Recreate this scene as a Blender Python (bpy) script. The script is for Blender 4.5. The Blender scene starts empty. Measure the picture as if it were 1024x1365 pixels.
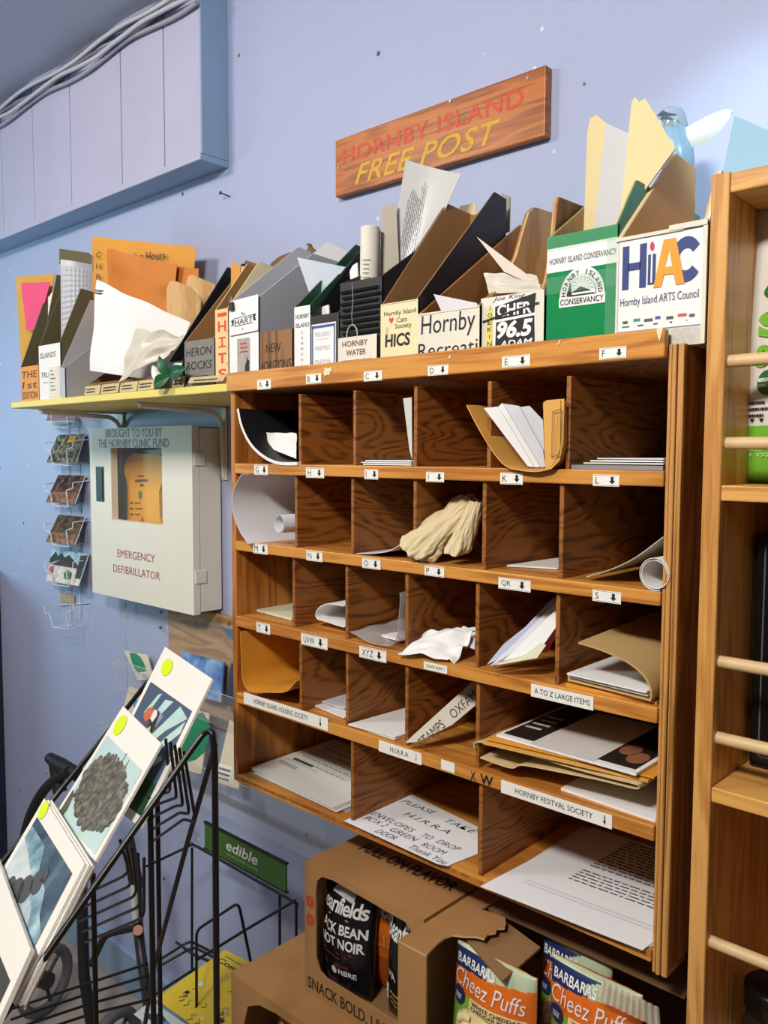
import bpy, bmesh, math, random
from mathutils import Vector as V3, Matrix
random.seed(7)
SC = bpy.context.scene
COL = SC.collection
# ------------------------------------------------------------------ camera, world, lights
FPX = 1115.0
CAM = V3((1.1559, -0.8656, -0.0193))
YAW, PITCH, ROLL = math.radians(-42.8088), math.radians(-4.0031), math.radians(0.2203)
_cy, _sy, _cp, _sp = math.cos(YAW), math.sin(YAW), math.cos(PITCH), math.sin(PITCH)
FWD = V3((_sy * _cp, _cy * _cp, _sp))
_r = V3((_cy, -_sy, 0)); _u = _r.cross(FWD)
RIGHT = _r * math.cos(ROLL) + _u * math.sin(ROLL)
UP = _u * math.cos(ROLL) - _r * math.sin(ROLL)
cd = bpy.data.cameras.new('camera'); cam = bpy.data.objects.new('camera', cd); COL.objects.link(cam)
cd.sensor_fit = 'HORIZONTAL'; cd.sensor_width = 36; cd.lens = FPX / 1024 * 36; cd.clip_start = 0.02
cam.matrix_world = Matrix(((RIGHT.x, UP.x, -FWD.x, CAM.x), (RIGHT.y, UP.y, -FWD.y, CAM.y), (RIGHT.z, UP.z, -FWD.z, CAM.z), (0, 0, 0, 1)))
SC.camera = cam
SC.view_settings.view_transform = 'Standard'; SC.view_settings.look = 'None'
SC.view_settings.gamma = 1; SC.view_settings.use_curve_mapping = False
SC.view_settings.exposure = 0.0
w = bpy.data.worlds.new('room_air'); SC.world = w; w.use_nodes = True
w.node_tree.nodes['Background'].inputs[0].default_value = (1.0, 0.93, 0.86, 1)
w.node_tree.nodes['Background'].inputs[1].default_value = 0.09

def lamp(name, kind, loc, target, energy, col, size=0.3, size_y=None, blend=0.5, angle=60):
    d = bpy.data.lights.new(name, kind); d.energy = energy; d.color = col
    if kind == 'AREA':
        d.size = size
        if size_y: d.shape = 'RECTANGLE'; d.size_y = size_y
    else:
        d.shadow_soft_size = size
        if kind == 'SPOT': d.spot_size = math.radians(angle); d.spot_blend = blend
    o = bpy.data.objects.new(name, d); COL.objects.link(o); o.location = loc
    o.rotation_euler = (V3(target) - V3(loc)).to_track_quat('-Z', 'Y').to_euler()
    return o
lamp('ceiling_lamp_right', 'AREA', (0.80, -1.50, 0.985), (0.4, 0.2, -0.3), 52, (1.0, 0.94, 0.84), 0.36, 0.26)
lamp('ceiling_lamp_left', 'AREA', (-0.80, -1.15, 0.985), (-0.70, 0.3, -0.35), 22, (1.0, 0.90, 0.78), 0.4, 0.3)
wd = lamp('window_daylight', 'AREA', (-3.0, -1.3, 0.0), (-1.65, 0.32, 0.10), 5, (0.48, 0.88, 1.0), 0.5, 0.6)
wd.data.spread = math.radians(75)
lamp('ceiling_fill', 'POINT', (-1.9, -1.25, 0.55), (0, 0, 0), 9, (0.92, 0.95, 1.0), 0.12)  # added fill light without a known source, lifts ceiling and soffit
lamp('wall_spot', 'SPOT', (1.38, -0.42, 0.74), (0.735, 0.32, 0.39), 46, (0.70, 0.95, 1.0), 0.03, None, 1.0, 20)

# ------------------------------------------------------------------ pixel -> place on a real plane
def ray(x, y): return FWD + RIGHT * ((x - 512) / FPX) + UP * ((682.5 - y) / FPX)
def at(x, y, ax, v):
    d = ray(x, y); return CAM + d * ((v - CAM[ax]) / d[ax])
def X(x, y, v): return at(x, y, 0, v)
def Y(x, y, v): return at(x, y, 1, v)
def Z(x, y, v): return at(x, y, 2, v)
def onplane(x, y, P, N):
    d = ray(x, y); return CAM + d * ((P - CAM).dot(N) / d.dot(N))

# ------------------------------------------------------------------ materials
MATS = {}
def _nt(name):
    m = bpy.data.materials.new(name); m.use_nodes = True; nt = m.node_tree
    return m, nt, nt.nodes['Principled BSDF']
def srgb(h):
    h = h.lstrip('#'); c = [int(h[i:i + 2], 16) / 255 for i in (0, 2, 4)]
    return tuple(((x / 12.92) if x <= .04045 else ((x + .055) / 1.055) ** 2.4) for x in c) + (1,)
def M(name, col='#888888', rough=.6, var=.06, scale=40, metal=0, bump=0, alpha=1, trans=0, ior=1.45, emit=0):
    if name in MATS: return MATS[name]
    m, nt, b = _nt(name); c = srgb(col)
    b.inputs['Roughness'].default_value = rough; b.inputs['Metallic'].default_value = metal
    if trans: b.inputs['Transmission Weight'].default_value = trans; b.inputs['IOR'].default_value = ior
    b.inputs['Alpha'].default_value = alpha
    if emit: b.inputs['Emission Color'].default_value = c; b.inputs['Emission Strength'].default_value = emit
    tc = nt.nodes.new('ShaderNodeTexCoord'); n = nt.nodes.new('ShaderNodeTexNoise')
    n.inputs['Scale'].default_value = scale; n.inputs['Detail'].default_value = 4
    nt.links.new(tc.outputs['Object'], n.inputs['Vector'])
    mx = nt.nodes.new('ShaderNodeMix'); mx.data_type = 'RGBA'
    mx.inputs[6].default_value = tuple(x * (1 - var * 1.5) for x in c[:3]) + (1,)
    mx.inputs[7].default_value = tuple(min(1, x * (1 + var)) for x in c[:3]) + (1,)
    nt.links.new(n.outputs['Fac'], mx.inputs[0]); nt.links.new(mx.outputs[2], b.inputs['Base Color'])
    if bump:
        bp = nt.nodes.new('ShaderNodeBump'); bp.inputs['Strength'].default_value = bump; bp.inputs['Distance'].default_value = .004
        nt.links.new(n.outputs['Fac'], bp.inputs['Height']); nt.links.new(bp.outputs[0], b.inputs['Normal'])
    MATS[name] = m; return m
def wood(name, c1, c2, sc=(20, 4, 10), rings=45, rough=.45, fib=(300, 12, 300), mid=.5, seed=0):
    m, nt, b = _nt(name); b.inputs['Roughness'].default_value = rough
    tc = nt.nodes.new('ShaderNodeTexCoord'); mp = nt.nodes.new('ShaderNodeMapping')
    mp.inputs['Scale'].default_value = sc; mp.inputs['Location'].default_value = (seed, seed * 2, seed * 3)
    nt.links.new(tc.outputs['Object'], mp.inputs['Vector'])
    n = nt.nodes.new('ShaderNodeTexNoise'); n.inputs['Scale'].default_value = 1; n.inputs['Detail'].default_value = 1.5; n.inputs['Distortion'].default_value = .35
    nt.links.new(mp.outputs[0], n.inputs['Vector'])
    mu = nt.nodes.new('ShaderNodeMath'); mu.operation = 'MULTIPLY'; mu.inputs[1].default_value = rings
    si = nt.nodes.new('ShaderNodeMath'); si.operation = 'SINE'
    nt.links.new(n.outputs['Fac'], mu.inputs[0]); nt.links.new(mu.outputs[0], si.inputs[0])
    mp2 = nt.nodes.new('ShaderNodeMapping'); mp2.inputs['Scale'].default_value = fib
    nt.links.new(tc.outputs['Object'], mp2.inputs['Vector'])
    n2 = nt.nodes.new('ShaderNodeTexNoise'); n2.inputs['Scale'].default_value = 1; n2.inputs['Detail'].default_value = 3
    nt.links.new(mp2.outputs[0], n2.inputs['Vector'])
    ad = nt.nodes.new('ShaderNodeMath'); ad.operation = 'MULTIPLY_ADD'; ad.inputs[1].default_value = .28
    nt.links.new(si.outputs[0], ad.inputs[0]); nt.links.new(n2.outputs['Fac'], ad.inputs[2])
    cr = nt.nodes.new('ShaderNodeValToRGB'); cr.color_ramp.elements[0].position = max(0, mid - .28); cr.color_ramp.elements[1].position = mid + .22
    cr.color_ramp.elements[0].color = srgb(c2); cr.color_ramp.elements[1].color = srgb(c1)
    nt.links.new(ad.outputs[0], cr.inputs[0]); nt.links.new(cr.outputs[0], b.inputs['Base Color'])
    bp = nt.nodes.new('ShaderNodeBump'); bp.inputs['Strength'].default_value = .15; bp.inputs['Distance'].default_value = .002
    nt.links.new(ad.outputs[0], bp.inputs['Height']); nt.links.new(bp.outputs[0], b.inputs['Normal'])
    MATS[name] = m; return m
def plaster(name, col, spots):
    m, nt, b = _nt(name); c = srgb(col); b.inputs['Roughness'].default_value = .55
    tc = nt.nodes.new('ShaderNodeTexCoord')
    n = nt.nodes.new('ShaderNodeTexNoise'); n.inputs['Scale'].default_value = 2.5; n.inputs['Detail'].default_value = 6
    nt.links.new(tc.outputs['Object'], n.inputs['Vector'])
    mx = nt.nodes.new('ShaderNodeMix'); mx.data_type = 'RGBA'
    mx.inputs[6].default_value = tuple(x * .92 for x in c[:3]) + (1,); mx.inputs[7].default_value = tuple(min(1, x * 1.06) for x in c[:3]) + (1,)
    nt.links.new(n.outputs['Fac'], mx.inputs[0]); out = mx.outputs[2]
    for sc_, th, cc, sd in spots:
        vo = nt.nodes.new('ShaderNodeTexVoronoi'); vo.inputs['Scale'].default_value = sc_
        mp = nt.nodes.new('ShaderNodeMapping'); mp.inputs['Location'].default_value = (sd, sd, sd)
        nt.links.new(tc.outputs['Object'], mp.inputs['Vector']); nt.links.new(mp.outputs[0], vo.inputs['Vector'])
        lt = nt.nodes.new('ShaderNodeMath'); lt.operation = 'LESS_THAN'; lt.inputs[1].default_value = th
        nt.links.new(vo.outputs['Distance'], lt.inputs[0])
        m2 = nt.nodes.new('ShaderNodeMix'); m2.data_type = 'RGBA'; m2.inputs[7].default_value = srgb(cc)
        nt.links.new(lt.outputs[0], m2.inputs[0]); nt.links.new(out, m2.inputs[6]); out = m2.outputs[2]
    nt.links.new(out, b.inputs['Base Color'])
    n2 = nt.nodes.new('ShaderNodeTexNoise'); n2.inputs['Scale'].default_value = 60; n2.inputs['Detail'].default_value = 5
    nt.links.new(tc.outputs['Object'], n2.inputs['Vector'])
    bp = nt.nodes.new('ShaderNodeBump'); bp.inputs['Strength'].default_value = .12; bp.inputs['Distance'].default_value = .003
    nt.links.new(n2.outputs['Fac'], bp.inputs['Height']); nt.links.new(bp.outputs[0], b.inputs['Normal'])
    MATS[name] = m; return m
def clear(name, col='#ffffff', alpha=.18, rough=.08):
    return M(name, col, rough, 0, 10, alpha=alpha)

# ------------------------------------------------------------------ mesh collecting
_TXT = {}
def glyphs(s, bold=0.0, shear=0.0, spacing=1.0, align='LEFT'):
    k = (s, bold, shear, spacing, align)
    if k in _TXT: return _TXT[k]
    cu = bpy.data.curves.new('t', 'FONT'); cu.body = s; cu.size = 1; cu.resolution_u = 3; cu.offset = bold; cu.shear = shear
    cu.space_character = spacing; cu.align_x = align
    o = bpy.data.objects.new('t', cu); COL.objects.link(o)
    dg = bpy.context.evaluated_depsgraph_get(); me = o.evaluated_get(dg).to_mesh()
    vs = [tuple(v.co[:2]) for v in me.vertices]; fs = [tuple(p.vertices) for p in me.polygons]
    o.evaluated_get(dg).to_mesh_clear(); bpy.data.objects.remove(o); bpy.data.curves.remove(cu)
    if not vs: vs = [(0, 0), (1, 0), (0, 1)]; fs = []
    xs = [a for a, _ in vs]; ys = [b for _, b in vs]
    x0, x1, y0, y1 = min(xs), max(xs), min(ys), max(ys)
    vs = [((a - x0) / max(1e-6, x1 - x0), (b - y0) / max(1e-6, y1 - y0)) for a, b in vs]
    _TXT[k] = (vs, fs, (x1 - x0) / max(1e-6, y1 - y0)); return _TXT[k]
class Fr:
    """a flat rectangle in space: corner O, full width U, full height V; n looks out of its face"""
    def __init__(s, O, U, V): s.O, s.U, s.V = V3(O), V3(U), V3(V); s.n = s.U.cross(s.V).normalized()
    def p(s, u, v, h=0): return s.O + s.U * u + s.V * v + s.n * h
    def sub(s, u0, v0, u1, v1, h=0): return Fr(s.p(u0, v0, h), s.U * (u1 - u0), s.V * (v1 - v0))
def quadframe(bl, br, tl): return Fr(bl, V3(br) - V3(bl), V3(tl) - V3(bl))
class MB:
    def __init__(s): s.v, s.f, s.m, s.mats, s.sm = [], [], [], [], []
    def mi(s, mat):
        if mat not in s.mats: s.mats.append(mat)
        return s.mats.index(mat)
    def add(s, vs, fs, mat, smooth=False):
        o = len(s.v); s.v += [V3(a) for a in vs]; k = s.mi(mat)
        for f in fs: s.f.append(tuple(i + o for i in f)); s.m.append(k); s.sm.append(smooth)
        return s
    def poly(s, pts, mat): return s.add(pts, [tuple(range(len(pts)))], mat)
    def obox(s, O, U, V, W, mat):
        O, U, V, W = V3(O), V3(U), V3(V), V3(W)
        if U.cross(V).dot(W) < 0: U, V = V, U
        p = [O, O + U, O + U + V, O + V, O + W, O + U + W, O + U + V + W, O + V + W]
        return s.add(p, [(3, 2, 1, 0), (4, 5, 6, 7), (0, 1, 5, 4), (1, 2, 6, 5), (2, 3, 7, 6), (3, 0, 4, 7)], mat)
    def box(s, a, b, mat):
        a, b = V3(a), V3(b); lo = V3([min(a[i], b[i]) for i in range(3)]); d = V3([abs(a[i] - b[i]) for i in range(3)])
        return s.obox(lo, (d.x, 0, 0), (0, d.y, 0), (0, 0, d.z), mat)
    def prism(s, pts, W, mat, mside=None):
        W = V3(W); n = len(pts); pts = [V3(p) for p in pts]
        nn = V3((0, 0, 0))
        for i in range(n): nn += (pts[i] - pts[0]).cross(pts[(i + 1) % n] - pts[0])
        if nn.dot(W) > 0: pts = pts[::-1]
        a = pts; b = [p + W for p in pts]
        s.add(a + b, [tuple(range(n)), tuple(range(2 * n - 1, n - 1, -1))], mat)
        s.add(a + b, [(i + n, (i + 1) % n + n, (i + 1) % n, i) for i in range(n)], mside or mat)
        return s
    def tube(s, pts, r, mat, n=8, closed=False):
        pts = [V3(p) for p in pts]; N = len(pts); vs = []; fs = []; prev = None
        rr = r if isinstance(r, (list, tuple)) else [r] * N
        for i, p in enumerate(pts):
            if closed: t = pts[(i + 1) % N] - pts[i - 1]
            else: t = pts[min(i + 1, N - 1)] - pts[max(i - 1, 0)]
            t = t.normalized() if t.length > 1e-9 else V3((0, 0, 1))
            if prev is None: a = t.orthogonal().normalized()
            else:
                a = prev - t * prev.dot(t); a = a.normalized() if a.length > 1e-6 else t.orthogonal().normalized()
            prev = a; b = t.cross(a)
            vs += [p + (a * math.cos(2 * math.pi * k / n) + b * math.sin(2 * math.pi * k / n)) * rr[i] for k in range(n)]
        for i in range(N if closed else N - 1):
            j = (i + 1) % N
            fs += [(i * n + k, i * n + (k + 1) % n, j * n + (k + 1) % n, j * n + k) for k in range(n)]
        s.add(vs, fs, mat, True)
        if not closed: s.add(vs[:n], [tuple(range(n - 1, -1, -1))], mat); s.add(vs[-n:], [tuple(range(n))], mat)
        return s
    def cyl(s, a, b, r, mat, n=16): return s.tube([a, b], r, mat, n)
    def lathe(s, c, prof, mat, n=24, axis=V3((0, 0, 1)), a=None):
        axis = V3(axis).normalized(); a = V3(a) if a else axis.orthogonal().normalized(); b = axis.cross(a); c = V3(c)
        vs = []; fs = []
        for r, h in prof: vs += [c + axis * h + (a * math.cos(2 * math.pi * k / n) + b * math.sin(2 * math.pi * k / n)) * r for k in range(n)]
        for i in range(len(prof) - 1): fs += [(i * n + k, i * n + (k + 1) % n, (i + 1) * n + (k + 1) % n, (i + 1) * n + k) for k in range(n)]
        s.add(vs, fs, mat, True)
        s.add(vs[:n], [tuple(range(n - 1, -1, -1))], mat); s.add(vs[-n:], [tuple(range(n))], mat); return s
    def surf(s, fn, nu, nv, mat, th=.0006, mback=None, mrim=None):
        """a bent sheet with real thickness: fn(u,v) -> point"""
        P = [[V3(fn(i / nu, j / nv)) for i in range(nu + 1)] for j in range(nv + 1)]
        top = []; bot = []
        for j in range(nv + 1):
            for i in range(nu + 1):
                du = P[j][min(i + 1, nu)] - P[j][max(i - 1, 0)]; dv = P[min(j + 1, nv)][i] - P[max(j - 1, 0)][i]
                n = du.cross(dv); n = n.normalized() if n.length > 1e-12 else V3((0, 0, 1))
                top.append(P[j][i] + n * th / 2); bot.append(P[j][i] - n * th / 2)
        w_ = nu + 1; fq = [(j * w_ + i, j * w_ + i + 1, (j + 1) * w_ + i + 1, (j + 1) * w_ + i) for j in range(nv) for i in range(nu)]
        s.add(top, fq, mat, True); s.add(bot, [f[::-1] for f in fq], mback or mat, True)
        rim = [i for i in range(w_)] + [j * w_ + nu for j in range(1, nv + 1)] + [nv * w_ + i for i in range(nu - 1, -1, -1)] + [j * w_ for j in range(nv - 1, 0, -1)]
        L = len(rim); vv = [top[i] for i in rim] + [bot[i] for i in rim]
        s.add(vv, [(k, k + L, (k + 1) % L + L, (k + 1) % L) for k in range(L)], mrim or mat)
        return s
    def text(s, t, fr, u0, v0, u1, v1, mat, bold=0.0, shear=0.0, h=.0004, keep=False, spacing=1.0, align='LEFT'):
        vs, fs, asp = glyphs(t, bold, shear, spacing, align)
        if len(t) == 1 and asp < .4 and not keep:
            k = asp * (v1 - v0) * fr.V.length / fr.U.length * 1.2; c = (u0 + u1) / 2
            if k < u1 - u0: u0, u1 = c - k / 2, c + k / 2
        if keep:
            W = (u1 - u0) * fr.U.length; H = (v1 - v0) * fr.V.length
            if W / H > asp:
                k = asp * H / fr.U.length
                if align == 'CENTER': c = (u0 + u1) / 2; u0, u1 = c - k / 2, c + k / 2
                else: u1 = u0 + k
        return s.add([fr.p(u0 + a * (u1 - u0), v0 + b * (v1 - v0), h) for a, b in vs], fs, mat)
    def shape(s, fr, pts, mat, h=.0003): return s.poly([fr.p(u, v, h) for u, v in pts], mat)
    def rect(s, fr, u0, v0, u1, v1, mat, h=.0003): return s.shape(fr, [(u0, v0), (u1, v0), (u1, v1), (u0, v1)], mat, h)
    def disc(s, fr, u, v, r, mat, h=.0003, n=20, ry=None):
        a = fr.U.length; b = fr.V.length; ry = ry or r
        return s.shape(fr, [(u + r / a * math.cos(6.2832 * k / n), v + ry / b * math.sin(6.2832 * k / n)) for k in range(n)], mat, h)
    def lines(s, fr, u0, v0, u1, v1, rows, mat, h=.0003, fill=.5, rag=.2, seed=1):
        R = random.Random(seed); dv = (v1 - v0) / rows
        for i in range(rows):
            y0 = v1 - (i + 1) * dv; u = u0; end = u1 - R.random() * rag * (u1 - u0)
            while u < end:
                l = (u1 - u0) * R.uniform(.03, .1); s.rect(fr, u, y0, min(end, u + l), y0 + dv * fill, mat, h); u += l + (u1 - u0) * .018
        return s
    def panel(s, fr, th, mat, mback=None):
        return s.obox(fr.O - fr.n * th, fr.U, fr.V, fr.n * th, mat)
    def build(s, name, parent=None, bevel=0, seg=2, base=None, solid=False, sub=0):
        if base is None:
            if parent is not None:
                base = V3((0, 0, 0)); q = parent
                while q is not None: base = base + q.location; q = q.parent
            else:
                lo = [min(v[i] for v in s.v) for i in range(3)]; hi = [max(v[i] for v in s.v) for i in range(3)]
                base = V3(((lo[0] + hi[0]) / 2, (lo[1] + hi[1]) / 2, lo[2]))
        me = bpy.data.meshes.new(name); me.from_pydata([tuple(v - base) for v in s.v], [], s.f)
        for m in s.mats: me.materials.append(m)
        me.polygons.foreach_set('material_index', s.m); me.polygons.foreach_set('use_smooth', s.sm); me.update()
        o = bpy.data.objects.new(name, me); COL.objects.link(o)
        if parent is not None: o.parent = parent
        else: o.location = base
        if bevel:
            b = o.modifiers.new('bevel', 'BEVEL'); b.width = bevel; b.segments = seg; b.limit_method = 'ANGLE'; b.angle_limit = math.radians(40)
        if sub:
            b = o.modifiers.new('sub', 'SUBSURF'); b.levels = b.render_levels = sub
        return o
def tag(o, label=None, cat=None, group=None, kind=None):
    if label: o['label'] = label
    if cat: o['category'] = cat
    if group: o['group'] = group
    if kind: o['kind'] = kind
    return o
def thing(name, loc, label, cat, group=None):
    o = bpy.data.objects.new(name, None); o.empty_display_size = .02; COL.objects.link(o); o.location = loc
    return tag(o, label, cat, group)
def arc(c, r, a0, a1, n, ax, ay): return [V3(c) + V3(ax) * r * math.cos(a0 + (a1 - a0) * k / n) + V3(ay) * r * math.sin(a0 + (a1 - a0) * k / n) for k in range(n + 1)]
def rounded(pts, r, n=4):
    """round the corners of a polyline"""
    out = [V3(pts[0])]
    for i in range(1, len(pts) - 1):
        p = V3(pts[i]); a = V3(pts[i - 1]) - p; b = V3(pts[i + 1]) - p
        q = min(r, a.length * .45, b.length * .45); p0 = p + a.normalized() * q; p1 = p + b.normalized() * q
        for k in range(n + 1):
            t = k / n; out.append(p0 * (1 - t) ** 2 + p * 2 * t * (1 - t) + p1 * t * t)
    out.append(V3(pts[-1])); return out
def wob(x, y, z=0, s=1.0):
    from mathutils import noise
    return noise.noise(V3((x * s, y * s, z)))

# common materials
paint = plaster('wall_paint', '#a7b1d4', [(9, .045, '#4c4a54', 1.3), (7, .030, '#7a5a38', 4.1), (13, .05, '#d3d7e6', 8.7)])
paint_trim = M('soffit_paint_lilac', '#b4b3cf', .5, .06, 6)
paint_blue = M('soffit_paint_blue', '#8ba7c6', .5, .08, 6)
ceil_paint = M('ceiling_paint', '#bcc4dc', .6, .06, 4)
concrete = M('floor_concrete', '#a59a90', .8, .2, 6, bump=.2)
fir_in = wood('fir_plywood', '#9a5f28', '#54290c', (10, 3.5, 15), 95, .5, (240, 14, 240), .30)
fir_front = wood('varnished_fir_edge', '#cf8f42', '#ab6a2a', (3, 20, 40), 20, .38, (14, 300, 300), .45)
fir_side = wood('varnished_fir_side', '#bb7733', '#8f5420', (40, 30, 4), 22, .38, (300, 300, 14), .45)
ply_edge = wood('plywood_edge', '#c68f4e', '#8b5a25', (200, 30, 3), 14, .5, (500, 200, 9), .45)
pine = wood('pine_board', '#d6a05a', '#b87c3a', (40, 40, 3.5), 24, .4, (300, 300, 12), .42)
pine_h = wood('pine_board_level', '#dca659', '#bf8541', (4, 30, 40), 20, .4, (12, 300, 300), .42)
dowel_w = M('dowel_wood', '#d9b98a', .45, .08, 30)
white = M('white_paper', '#e8e8ea', .7, .03, 30)
offwhite = M('offwhite_paper', '#ddd9cc', .7, .05, 20)
cream = M('cream_card', '#e4d8b0', .7, .05, 20)
manila = M('manila_paper', '#d9a34e', .65, .08, 18)
gold_env = M('golden_envelope', '#d8962f', .6, .1, 14)
kraft = M('kraft_paper', '#c9ac7c', .75, .08, 24)
card_brown = M('brown_cardboard', '#9b7344', .8, .08, 30)
card_dark = M('dark_cardboard', '#7a5a38', .8, .08, 30)
black = M('black_card', '#17171a', .5, .1, 30)
ink = M('black_ink', '#131318', .6, .0, 10)
greyink = M('grey_print', '#55565c', .7, .0, 10)
label_w = M('label_tape', '#ecebe6', .45, .02, 30)
steel_w = M('white_enamel', '#e6e2d6', .55, .03, 12)
wire_w = M('white_wire', '#dfe3e6', .35, .03, 30)
wire_b = M('black_wire', '#0e0e10', .35, .1, 30)
screw = M('steel_screw', '#9a9690', .35, .1, 60, metal=.9)

WALL = .3188; FLOOR = -1.53
# ------------------------------------------------------------------ the setting
mb = MB(); mb.box((-4, WALL, FLOOR), (2.6, WALL + .12, 1.6), paint); tag(mb.build('wall_back'), kind='structure')
mb = MB(); mb.box((-4, -3.2, FLOOR - .08), (2.6, WALL, FLOOR), concrete); tag(mb.build('floor'), kind='structure')
mb = MB(); mb.box((-4, WALL - .018, FLOOR), (2.6, WALL, FLOOR + .11), paint_blue); tag(mb.build('baseboard_back', bevel=.003), kind='structure')
bx1 = -.4243; bz = Y(270, 213, .248).z
cz = (Y(215, 0, .248).z + Y(0, 140, .248).z) / 2
mb = MB(); mb.box((-4, -1.9, cz), (2.6, WALL + .12, cz + .08), ceil_paint); tag(mb.build('ceiling'), kind='structure')
# boxed soffit of upright boards
mb = MB(); edges = [Y(x, 250, .248).x for x in (3, 45, 95, 163, 220)]
xs = [edges[0] - .26, edges[0] - .13] + edges + [bx1 - .0]
xs = [xs[0] - .13 * k for k in range(8, 0, -1)] + xs
for a, b in zip(xs[:-1], xs[1:]): mb.box((a + .0022, .248, bz + .012), (b - .0022, .262, cz), paint_trim)
mb.box((xs[0], .263, bz + .0145), (bx1 - .0065, WALL, cz), paint_blue)
mb.box((xs[0], .243, bz), (bx1 - .0005, WALL, bz + .014), paint_blue)
mb.box((xs[0], .2425, bz + .0005), (bx1 - .001, .246, bz + .016), paint_trim)
mb.box((bx1 - .006, .2465, bz + .0144), (bx1, WALL, cz), paint_blue)
tag(mb.build('wall_soffit', bevel=.001, seg=1), kind='structure')
# ------------------------------------------------------------------ pigeonhole cabinet
RX = .765; RT = [.114, -.0368, -.1676, -.2964, -.4297, -.574]; RB = [.083, -.054, -.184, -.3145, -.4476, -.587]
cab = thing('mail_sorting_cabinet', (.38, .15, RB[5]), 'varnished fir pigeonhole mail cabinet with lettered compartments, hung on the blue wall', 'mail cabinet')
def boxpart(name, a, b, mat, parent, bevel=.0012, lab=None):
    o = MB().box(a, b, mat).build(name, parent, bevel)
    if lab: o['label'] = lab
    return o
boxpart('side_panel', (0, 0, RB[5]), (.012, WALL - .001, .1), fir_side, cab)
m_ = MB()
for k, (a, b, y) in enumerate(((.7652, .7702, .001), (.7702, .7762, -.001), (.7762, .784, .0))):
    m_.box((a + .0002, y, RB[5] - .012), (b - .0006, .05, .098), ply_edge)
m_.box((.766, .004, RB[5] - .006), (.7835, WALL - .001, .097), fir_side)
m_.build('side_panel', cab, .0016)
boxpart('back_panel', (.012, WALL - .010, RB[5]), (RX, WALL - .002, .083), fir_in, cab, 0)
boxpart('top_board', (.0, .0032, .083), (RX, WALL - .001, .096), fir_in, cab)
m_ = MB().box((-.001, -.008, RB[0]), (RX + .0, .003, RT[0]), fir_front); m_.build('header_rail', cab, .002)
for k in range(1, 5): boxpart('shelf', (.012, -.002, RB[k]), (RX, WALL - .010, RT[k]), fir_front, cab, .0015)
m_ = MB(); m_.box((.012, .0015, RB[5]), (RX, WALL - .010, RT[5]), fir_front)
for k in range(3): m_.box((.012, -.001 + .0008 * (k % 2), RB[5] + .0044 * k), (RX, .0015, RB[5] + .0044 * (k + 1) - .0004), (fir_front, fir_side, fir_front)[k])
m_.build('shelf', cab, .0006)
DIV = [[.171, .291, .408, .531, .644], [.1615, .287, .408, .525, .6375], [.155, .275, .394, .516, .635], [.171, .276, .395, .5185], [.287, .525]]
for k, row in enumerate(DIV):
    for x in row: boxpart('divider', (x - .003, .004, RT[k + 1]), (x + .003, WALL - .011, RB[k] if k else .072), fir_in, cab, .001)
def tape(t, px, py, w, h, zr, arrow=True, W=None):
    """a printed label strip on the front of a rail"""
    y = -.0085 if zr == 0 else -.0025
    a = Y(px - w / 2, py, y); b = Y(px + w / 2, py, y); hh = (Y(px, py - h / 2, y) - Y(px, py + h / 2, y)).length
    fr = Fr((a.x, y, a.z - hh / 2), (b.x - a.x, 0, 0), (0, 0, hh)); m = MB(); m.panel(fr, .0006, label_w)
    m.rect(fr, .04, .06, .96, .09, greyink, .0001); m.rect(fr, .04, .91, .96, .94, greyink, .0001)
    if t: m.text(t, fr, .1, .22, .52 if arrow else .92, .78, ink, keep=True, h=.0002)
    if arrow:
        c = .74; e = .3 * hh / fr.U.length
        m.shape(fr, [(c - e, .48), (c, .18), (c + e, .48)], ink, .0002); m.rect(fr, c - e * .45, .45, c + e * .45, .82, ink, .0002)
    return m.build('label', cab)
for t, x, y, w, r in (('A', 352, 513, 18, 0), ('B', 418, 505.5, 20, 0), ('C', 497, 502, 24, 0), ('D', 584, 494.5, 27, 0), ('E', 688, 483, 37, 0), ('F', 817, 472, 36, 0),
                   ('G', 348, 626, 18, 1), ('H', 420, 630, 24, 1), ('I', 495, 632, 18, 1), ('J', 580, 635.5, 24, 1), ('K', 682, 637.5, 30, 1), ('L', 808, 640, 35, 1),
                   ('M', 347, 730.5, 19, 2), ('N', 419, 740, 21, 2), ('O', 495, 750, 24, 2), ('P', 579, 760, 26, 2), ('QR', 686, 776.5, 43, 2), ('S', 809, 793, 38, 2),
                   ('T', 351, 835.5, 18, 3), ('UVW', 419, 851, 35, 3), ('XYZ', 497, 868, 36, 3)):
    tape(t, x, y, w, 13.5 if w < 30 else 15.5, r)
def strip(t, x0, y0, x1, y1, h, r, arrow=False, u0=.06, u1=.94):
    y = -.0028
    a = Y(x0, y0, y); b = Y(x1, y1, y); z = (a.z + b.z) / 2
    hh = Y(x0, y0 - h / 2, y).z - Y(x0, y0 + h / 2, y).z
    fr = Fr((a.x, y, z - hh / 2), (b.x - a.x, 0, b.z * 0), (0, 0, hh)); m = MB(); m.panel(fr, .0007, label_w)
    if t: m.text(t, fr, u0, .3, u1, .72, ink, h=.0003)
    if arrow: m.shape(fr, [(arrow - .012, .45), (arrow, .15), (arrow + .012, .45)], ink, .0003); m.rect(fr, arrow - .004, .4, arrow + .004, .85, ink, .0003)
    return m.build('label', cab)
strip('HORNBY ISLAND HOUSING SOCIETY', 325, 931, 437, 965, 15, 4, .92, .13, .78)
strip('H.I.R.R.A.', 505, 996, 562, 1010, 15, 4, .88, .28, .72)
strip('', 588, 1019, 606, 1024, 13, 4)
strip('HORNBY FESITVAL SOCIETY', 668, 1051, 816, 1093, 17, 4, .94, .14, .84)
strip('A TO Z LARGE ITEMS', 708, 919, 791, 939, 17, 3, False, .06, .95)
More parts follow.
